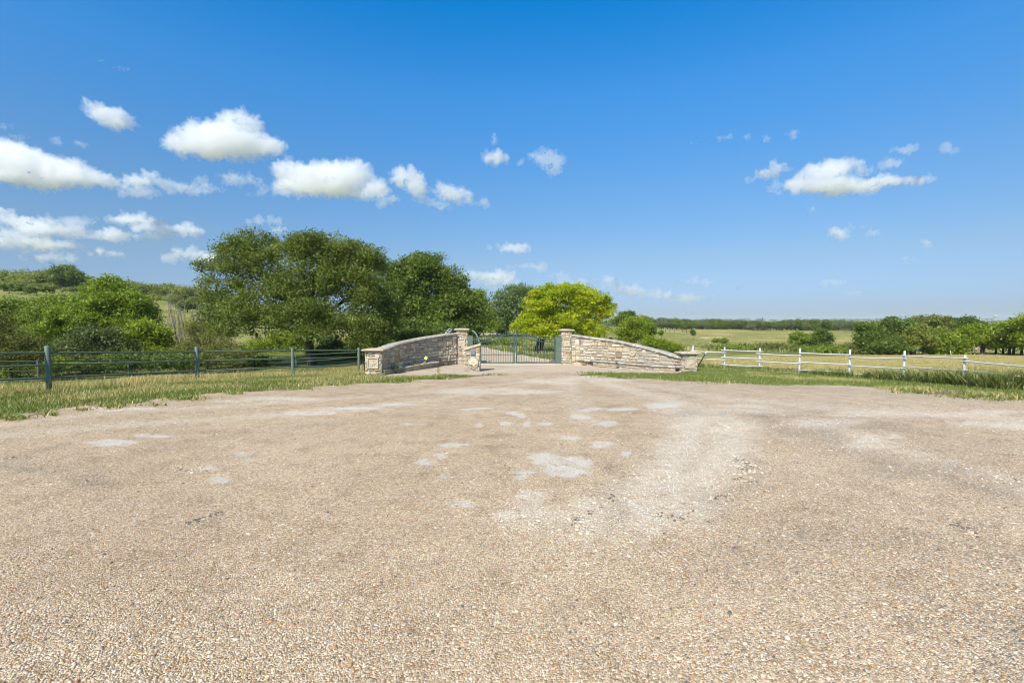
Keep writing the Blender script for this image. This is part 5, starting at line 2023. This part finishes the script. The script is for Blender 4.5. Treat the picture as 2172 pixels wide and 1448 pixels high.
# leafy green weeds at the right short pillar
# tufts growing out of the gravel edge
T = []
for px, py, rx, ry, n in [(30, 890, 34, 5, 260), (105, 882, 16, 3, 120), (240, 864, 28, 5, 260), (390, 848, 42, 4, 380), (495, 837, 16, 3, 120), (640, 826, 30, 3, 200), (285, 856, 30, 3, 120), (720, 818, 20, 3, 100),
                          (1045, 797, 26, 2, 120), (940, 801, 14, 4, 420), (850, 812, 40, 3, 160), (2060, 843, 50, 4, 500), (1930, 834, 40, 3, 260), (2120, 850, 40, 3, 160), (1300, 801, 60, 2, 160), (1290, 792.5, 40, 1.2, 160), (1250, 793, 26, 1.5, 120), (1340, 793, 30, 1.2, 90), (960, 798, 30, 1.5, 90), (930, 790, 1.5, 8, 60), (1530, 814, 60, 2, 160), (175, 872, 20, 2, 60), (330, 862, 30, 2, 50)]:
    c = G(px, py)
    for _ in range(n):
        a = r.normal(size=2) * .55
        T.append(G(px + a[0] * rx, py + a[1] * ry)[:2])
T = np.array(T)
grass('weeds', 'small grass tufts growing out of the gravel edge', T, r.uniform(.05, .19, len(T)), .008 + .012 * r.random(len(T)), blend(r, len(T), .25), 5, .7, 'stuff', 'weeds')
# tall grass behind the gate and beyond the walls
B1 = sample(60000, -5, 12, 28.9, 62, r)
B1 = B1[off_paving(B1, .1) & (r.random(len(B1)) < 28 / B1[:, 1])]
nn_ = fbm(B1[:, 0] * .35, B1[:, 1] * .35, 97, 3)
grass('grass', 'tall green grass behind the gate and the wing walls', B1, r.uniform(.12, .38, len(B1)), .010 + .012 * r.random(len(B1)), blend(r, len(B1), np.clip(.12 + .8 * sstep(.48, .65, nn_), 0, .8)), 6)
# hay stubble of the mown field
H1 = sample(200000, 8, 75, 20, 64, r)
H1 = H1[in_view(H1)]
H1 = H1[poly_sd(mown_poly, H1[:, 0], H1[:, 1]) < .3]
row = np.sin((.38 * H1[:, 0] + .95 * H1[:, 1] + 5 * .5) * 2.1)
H1 = H1[r.random(len(H1)) < .55 + .4 * row]
grass('hay', 'cut hay and stubble lying over the mown field', H1, r.uniform(.04, .13, len(H1)), .006 + .008 * r.random(len(H1)), blend(r, len(H1), .72) * 1.0, 7, 1.1, 'stuff', 'hay')
# meadow beyond, scrubby dip, hillside: coarse clumps
M1 = sample(130000, -190, 210, 58, 215, r)
M1 = M1[in_view(M1, 1.15)]
bb = M1[:, 0] / M1[:, 1]
M1 = M1[((bb > .12) | (bb < -.4)) & (r.random(len(M1)) < (72 / M1[:, 1]) ** 2.2)]
bb = M1[:, 0] / M1[:, 1]
nn_ = fbm(M1[:, 0] / 14, M1[:, 1] / 14, 103, 4)
n3_ = fbm(M1[:, 0] / 40, M1[:, 1] / 22, 107, 3)
sc_ = poly_sd(scr_poly, M1[:, 0], M1[:, 1]) < 0
f = np.clip(.25 + .7 * sstep(.42, .6, n3_) * (bb > 0) + .4 * sstep(.5, .65, nn_), 0, .85) * np.where(sc_, .15, 1)
hh = (.08 + .18 * nn_ + .1 * r.random(len(M1))) * np.where(sc_, 2.6, .7)
grass('meadow_grass', 'rough grass of the far meadow and the left hillside', M1, hh, .03 + .05 * r.random(len(M1)), blend(r, len(M1), f) * np.where(sc_, .7, .9)[:, None], 8, .5)

# ------------------------------------------------------------------ loose pebbles on the road near the viewer
r = np.random.default_rng(202)
ph_ = (1 + 5 ** .5) / 2
ico = unit(np.array([(-1, ph_, 0), (1, ph_, 0), (-1, -ph_, 0), (1, -ph_, 0), (0, -1, ph_), (0, 1, ph_), (0, -1, -ph_), (0, 1, -ph_), (ph_, 0, -1), (ph_, 0, 1), (-ph_, 0, -1), (-ph_, 0, 1)]))
icf = np.array([(0, 11, 5), (0, 5, 1), (0, 1, 7), (0, 7, 10), (0, 10, 11), (1, 5, 9), (5, 11, 4), (11, 10, 2), (10, 7, 6), (7, 1, 8), (3, 9, 4), (3, 4, 2), (3, 2, 6), (3, 6, 8), (3, 8, 9), (4, 9, 5), (2, 4, 11), (6, 2, 10), (8, 6, 7), (9, 8, 1)])
n = 230000
yy = 2.3 + 11 * r.random(n) ** 1.7
xx = r.uniform(-1.25, 1.25, n) * (yy + .6)
pf_ = blobfield(PATCH)(xx, yy)
kp_ = (r.random(n) < np.clip(1.25 - yy / 16, .15, 1)) & ((pf_ < .35) | (r.random(n) < .05))
xx, yy = xx[kp_], yy[kp_]
n = len(xx)
s = np.exp(r.normal(math.log(.0054), .38, n)) * (1 + .02 * yy)
s = np.clip(s, .004, .022)
sc3 = np.stack([s * r.uniform(.8, 1.35, n), s * r.uniform(.7, 1.0, n), s * r.uniform(.42, .7, n)], 1)
a = r.uniform(0, 6.28, n)
ca, sa = np.cos(a), np.sin(a)
loc = ico[None] * sc3[:, None] * r.uniform(.82, 1.15, (n, 12, 1))
V = np.empty((n, 12, 3))
V[:, :, 0] = loc[:, :, 0] * ca[:, None] - loc[:, :, 1] * sa[:, None] + xx[:, None]
V[:, :, 1] = loc[:, :, 0] * sa[:, None] + loc[:, :, 1] * ca[:, None] + yy[:, None]
V[:, :, 2] = loc[:, :, 2] + (hz(xx, yy) + .03 + sc3[:, 2] * .35)[:, None]
PP = np.array((1.0, .98, .945)) * np.array([(.46, .36, .25), (.54, .45, .335), (.40, .295, .19), (.62, .53, .41), (.50, .385, .26), (.56, .49, .40), (.34, .285, .235), (.46, .27, .13), (.74, .67, .56), (.15, .13, .12), (.36, .18, .11)])
pc = PP[r.choice(len(PP), n, p=[.15, .14, .11, .13, .12, .08, .08, .06, .07, .045, .015])] * r.uniform(.85, 1.12, (n, 1))
pd = DARK_F(xx, yy)
pp = PALE_F(xx, yy)
pc = np.where((r.random(n) < pp * .55)[:, None], np.array([(.74, .67, .56)]), pc)
pc = np.where((r.random(n) < pd * .4)[:, None], np.array([(.18, .155, .135)]), pc)
o = mesh_np('gravel', V.reshape(-1, 3), (icf[None] + (np.arange(n) * 12)[:, None, None]).reshape(-1, 3), mat_attr('pebble', .75, .3, .15, 120), None, np.repeat(pc, 12, 0), True)
tag(o, 'loose rounded pebbles lying on the gravel road', 'gravel', None, 'stuff')
# broken edges and bigger stones round the potholes
PX = [(1222, 1120), (1232, 1102), (1224, 1130), (1570, 992), (1585, 985), (1598, 996), (1576, 1000), (1560, 988), (1604, 1003), (1547, 1012), (1588, 1010), (1255, 1140), (1212, 1112), (1140, 1120), (1180, 1128), (410, 1004), (430, 996), (1650, 905), (1690, 895), (1760, 958), (1540, 912)]
SB, SF, SC = [], [], []
k0 = 0
for px, py in PX:
    for _ in range(5):
        c = G(px + r.normal() * 9, py + r.normal() * 4)
        q = r.uniform(.012, .03)
        v = ico * np.array([q * r.uniform(.8, 1.4), q, q * .6]) * r.uniform(.75, 1.2, (12, 1))
        SB.append(v + c + np.array([0, 0, .03 + q * .2]))
        SF.append(icf + k0)
        k0 += 12
        SC += [tuple(PP[r.choice([0, 1, 3, 5, 8, 6])])] * 12
CR = [[(1212, 1124), (1222, 1108), (1240, 1096), (1262, 1088), (1285, 1072), (1300, 1055)], [(395, 1118), (430, 1104), (470, 1092)], [(1540, 985), (1570, 980), (1604, 990), (1596, 1002), (1566, 1000)], [(1548, 1018), (1580, 1024), (1606, 1030)],
      [(2020, 1118), (2050, 1130), (2080, 1142)], [(1500, 1066), (1530, 1060), (1562, 1050)], [(360, 1000), (385, 996), (402, 1004)], [(440, 930), (470, 920)], [(2110, 1030), (2172, 1024)], [(0, 980), (40, 972)], [(1050, 985), (1075, 992), (1090, 1006)], [(1390, 1095), (1440, 1110), (1470, 1090)]]
for ln_ in CR:  # dark stones added in lines to imitate the black gaps of cracks
    for a, b in zip(ln_[:-1], ln_[1:]):
        for _ in range(int(np.hypot(b[0] - a[0], b[1] - a[1]) * .5)):
            t = r.random()
            c = G(a[0] + (b[0] - a[0]) * t + r.normal() * 5, a[1] + (b[1] - a[1]) * t + r.normal() * 2.2)
            q = r.uniform(.008, .02)
            v = ico * np.array([q * r.uniform(.8, 1.4), q, q * .8]) * r.uniform(.75, 1.2, (12, 1))
            SB.append(v + c + np.array([0, 0, .03 + q * .25]))
            SF.append(icf + k0)
            k0 += 12
            SC += [(.15, .13, .11) if r.random() < .5 else tuple(PP[r.integers(0, 6)])] * 12
o = mesh_np('gravel', np.concatenate(SB), np.concatenate(SF), bpy.data.materials['pebble'], None, np.array(SC))
tag(o, 'bigger broken stones loose around the potholes, small dark ones standing in for cracks', 'gravel', None, 'stuff')
# ------------------------------------------------------------------ sun, sky
SUN_EL, SUN_AZ = R(44), math.atan2(-.42, -.91)
sun = bpy.data.lights.new('sun', 'SUN')
sun.energy = 5.0
sun.angle = R(.5)
sun.color = (1, .96, .885)
so = bpy.data.objects.new('sun', sun)
COL.objects.link(so)
sd = Vector((math.sin(SUN_AZ) * math.cos(SUN_EL), math.cos(SUN_AZ) * math.cos(SUN_EL), math.sin(SUN_EL)))
so.rotation_euler = sd.to_track_quat('Z', 'Y').to_euler()
so.location = (0, 0, 60)

w = bpy.data.worlds.new('World')
sc.world = w
w.use_nodes = True
nt = w.node_tree
bg = nt.nodes['Background']
sky = nt.nodes.new('ShaderNodeTexSky')
sky.sky_type = 'NISHITA'
sky.sun_disc = False
sky.sun_elevation = SUN_EL
sky.sun_rotation = SUN_AZ
sky.air_density = 1.0
sky.dust_density = .6
sky.ozone_density = 2.0
tc = nt.nodes.new('ShaderNodeTexCoord')
sp_ = nt.nodes.new('ShaderNodeSeparateXYZ')
nt.links.new(tc.outputs['Generated'], sp_.inputs[0])
# deepen the blue with height; unseen zenith warmed so ambient light is less blue
rmp = nt.nodes.new('ShaderNodeValToRGB')
K = 2.4
stops = [(.0, (.56, .72, 1.16)), (.035, (.58, .74, 1.18)), (.123, (.76, .90, 1.09)), (.26, (.68, 1.14, 1.46)), (.42, (.42, 1.40, 2.05)), (.55, (.0, 1.36, 2.25)), (.66, (1.2, 1.25, 1.25)), (1.0, (2.3, 1.6, 1.1))]
el = rmp.color_ramp.elements
while len(el) < len(stops):
    el.new(.5)
for e, (p, c) in zip(el, stops):
    e.position = p
    e.color = (c[0] / K, c[1] / K, c[2] / K, 1)
nt.links.new(sp_.outputs[2], rmp.inputs[0])
mul = nt.nodes.new('ShaderNodeVectorMath')
mul.operation = 'MULTIPLY'
nt.links.new(sky.outputs[0], mul.inputs[0])
nt.links.new(rmp.outputs[0], mul.inputs[1])
scl = nt.nodes.new('ShaderNodeVectorMath')
scl.operation = 'SCALE'
scl.inputs['Scale'].default_value = K * .84 * .1 / .12
nt.links.new(mul.outputs[0], scl.inputs[0])
nt.links.new(scl.outputs[0], bg.inputs[0])
bg.inputs[1].default_value = .12

# ------------------------------------------------------------------ clouds: closed puffs of scattering vapour, about 3 km off
CD = 3000.0
THICK = [
    (385, 308, 28, 14), (430, 290, 40, 24), (470, 294, 45, 24), (515, 304, 45, 18), (560, 312, 32, 14), (586, 310, 12, 10), (500, 258, 34, 16), (535, 258, 16, 12), (450, 314, 70, 10),
    (203, 229, 12, 12), (228, 246, 28, 13), (255, 254, 20, 14), (240, 264, 18, 7),
    (-20, 325, 45, 24), (30, 338, 50, 28), (75, 352, 48, 24), (120, 362, 42, 20), (160, 352, 22, 14), (165, 374, 42, 18), (215, 384, 34, 12), (290, 382, 28, 8), (315, 378, 20, 9), (60, 376, 80, 12), (130, 384, 80, 8), (255, 388, 24, 7),
    (605, 366, 20, 19), (640, 372, 34, 20), (690, 372, 50, 24), (735, 368, 38, 22), (764, 366, 10, 18), (660, 394, 68, 14), (700, 398, 60, 13), (795, 403, 26, 15), (770, 414, 22, 9),
    (855, 378, 26, 10), (880, 372, 18, 9), (886, 395, 16, 20), (968, 410, 26, 12), (990, 414, 18, 9),
    (1052, 335, 24, 12), (1625, 368, 23, 10), (1652, 356, 24, 6), (1740, 366, 44, 14), (1770, 358, 34, 12), (1815, 346, 16, 8), (1830, 361, 20, 8), (1700, 391, 34, 11), (1760, 393, 54, 12), (1810, 391, 34, 9), (1860, 386, 44, 6), (1920, 383, 44, 4),
    (1090, 526, 28, 7), (1038, 584, 44, 7), (1070, 593, 28, 5), (1295, 592, 17, 6), (1336, 616, 28, 5), (1425, 628, 20, 4),
    (60, 470, 44, 8), (110, 486, 58, 8), (290, 466, 44, 6), (350, 484, 58, 5), (400, 491, 32, 3.5), (240, 495, 26, 5), (60, 513, 55, 6), (115, 520, 38, 6), (215, 536, 20, 5), (245, 541, 15, 4.5), (402, 537, 30, 8), (430, 543, 26, 6), (585, 488, 18, 5), (15, 455, 12, 7),
    (1775, 493, 14, 6), (1967, 518, 8, 4.5), (150, 484, 22, 5)]
THIN = [(30, 498, 80, 5), (140, 468, 60, 5), (210, 502, 60, 4), (330, 502, 60, 4), (100, 546, 60, 4), (430, 402, 46, 6), (350, 392, 20, 8), (480, 374, 30, 5), (565, 402, 25, 5), (20, 266, 16, 4), (210, 128, 10, 4), (1000, 432, 30, 5), (910, 432, 25, 6), (640, 410, 60, 8), (820, 425, 30, 6), (300, 408, 40, 6), (560, 470, 30, 4), (1110, 566, 40, 4), (1215, 600, 30, 4), (1180, 585, 26, 4), (405, 258, 14, 12), (45, 290, 20, 5), (120, 298, 14, 5), (170, 306, 14, 5), (255, 148, 20, 4), (380, 399, 30, 10), (402, 402, 16, 8), (455, 396, 18, 7), (433, 384, 14, 5), (510, 382, 42, 5), (545, 391, 18, 5), (541, 413, 22, 4), (840, 382, 14, 9), (897, 422, 9, 11), (940, 402, 16, 8), (935, 436, 25, 7),
        (1050, 295, 10, 13), (1160, 335, 24, 12), (1180, 346, 10, 15), (1135, 328, 16, 6), (1105, 348, 9, 7), (1606, 380, 22, 6), (1640, 396, 14, 6), (1640, 406, 12, 6), (1885, 348, 24, 10), (1915, 319, 25, 4), (2020, 318, 18, 3.5), (1530, 291, 14, 7), (1490, 302, 22, 3), (1590, 291, 10, 5), (1628, 292, 10, 4), (1682, 282, 13, 6),
        (1805, 485, 13, 6), (1832, 478, 15, 6), (1845, 495, 10, 4), (1930, 550, 16, 3.5), (1715, 442, 10, 6), (1033, 526, 8, 4), (1005, 582, 22, 7), (1040, 600, 50, 6), (1310, 608, 40, 5), (1370, 625, 50, 4), (1450, 632, 60, 3.5), (1260, 594, 14, 4), (190, 465, 20, 5), (370, 546, 26, 5), (90, 494, 80, 6), (60, 522, 60, 5), (1770, 600, 22, 3), (1575, 606, 20, 3), (1470, 598, 40, 4), (1820, 620, 30, 2.5), (1965, 383, 22, 3), (20, 335, 60, 24), (450, 322, 90, 9), (670, 405, 90, 12), (1760, 402, 90, 6), (700, 380, 90, 28), (470, 300, 100, 30)]


def puffs(lst, sub):
    V_, F_ = [], []
    k0 = 0
    bm_v, bm_f = ico, icf
    for _ in range(sub):
        mid = {}
        vs = [tuple(v) for v in bm_v]
        fs = []
        for a, b, c in bm_f:
            ids = []
            for i, j in ((a, b), (b, c), (c, a)):
                key = (min(i, j), max(i, j))
                if key not in mid:
                    mid[key] = len(vs)
                    q = (np.array(vs[i]) + np.array(vs[j])) / 2
                    vs.append(tuple(q / np.linalg.norm(q)))
                ids.append(mid[key])
            fs += [(a, ids[0], ids[2]), (b, ids[1], ids[0]), (c, ids[2], ids[1]), tuple(ids)]
        bm_v, bm_f = np.array(vs), np.array(fs)
    for px, py, rx, ry in lst:
        c = at(px, py, CD)
        k = CD / F
        V_.append(bm_v * np.array([rx * k * 1.05, (rx * .5 + ry) * k * .8, ry * k * 1.1]) + c)
        F_.append(bm_f + k0)
        k0 += len(bm_v)
    return np.concatenate(V_), np.concatenate(F_)


def vapour(name, dens):
    m = bpy.data.materials.new(name)
    m.use_nodes = True
    t = m.node_tree
    t.nodes.remove(t.nodes['Principled BSDF'])
    v = t.nodes.new('ShaderNodeVolumeScatter')
    v.inputs['Color'].default_value = (.955, .978, 1.0, 1)
    v.inputs['Density'].default_value = dens
    v.inputs['Anisotropy'].default_value = .1
    t.links.new(v.outputs[0], t.nodes['Material Output'].inputs['Volume'])
    try:
        m.cycles.homogeneous_volume = True
    except Exception:
        pass
    return m


for name, lst, dens, vox in (('clouds', THICK, .0095, 6.5), ('thin_clouds', THIN + [(a, b + 1, c * 1.12 + 3, d * 1.1 + 2) for a, b, c, d in THICK], .006, 7.5)):
    V, Fq = puffs(lst, 2)
    o = mesh_np(name, V, Fq, vapour(name + '_vapour', dens))
    rm = o.modifiers.new('remesh', 'REMESH')
    rm.mode = 'VOXEL'
    rm.voxel_size = vox
    for i, (size, st_) in enumerate(((150, 90), (60, 84), (24, 40))):
        tx = bpy.data.textures.new(name + '_billow', 'CLOUDS')
        tx.noise_scale = size
        tx.noise_depth = 3
        tx.noise_type = 'SOFT_NOISE' if i == 0 else 'HARD_NOISE'
        dm = o.modifiers.new('billow', 'DISPLACE')
        dm.texture = tx
        dm.texture_coords = 'LOCAL'
        dm.strength = st_
        dm.mid_level = (.5, .32, .32)[i]
    tag(o, 'white fair weather clouds with pale blue-grey bases' if name == 'clouds' else 'faint wisps of cloud between the bigger ones', 'clouds', None, 'stuff')

# ------------------------------------------------------------------ air: the far ridge fades to pale blue
HZ = MB()
HZ.box((0, 2900, 16), 9600, 6900, 72)
hm = bpy.data.materials.new('haze_air')
hm.use_nodes = True
ht = hm.node_tree
ht.nodes.remove(ht.nodes['Principled BSDF'])
pv = ht.nodes.new('ShaderNodeVolumePrincipled')
pv.inputs['Color'].default_value = (.80, .89, 1.0, 1)
pv.inputs['Density'].default_value = .00013
ht.links.new(pv.outputs[0], ht.nodes['Material Output'].inputs['Volume'])
try:
    hm.cycles.homogeneous_volume = True
except Exception:
    pass
ho = HZ.build('haze', hm)
ho['kind'] = 'stuff'
ho['label'] = 'thin blue haze of the air over the far plain'

# ------------------------------------------------------------------ render settings
sc.view_settings.view_transform = 'Standard'
sc.view_settings.look = 'None'
sc.view_settings.exposure = .28
sc.view_settings.gamma = 1
cy = sc.cycles
cy.use_denoising = True
cy.filter_width = 1.05
try:
    cy.denoiser = 'OPENIMAGEDENOISE'
    cy.denoising_input_passes = 'RGB_ALBEDO_NORMAL'
except Exception:
    pass
cy.max_bounces = 12
cy.diffuse_bounces = 3
cy.glossy_bounces = 2
cy.transmission_bounces = 4
cy.volume_bounces = 8
cy.transparent_max_bounces = 8
cy.caustics_reflective = False
cy.caustics_refractive = False
cy.sample_clamp_indirect = 6
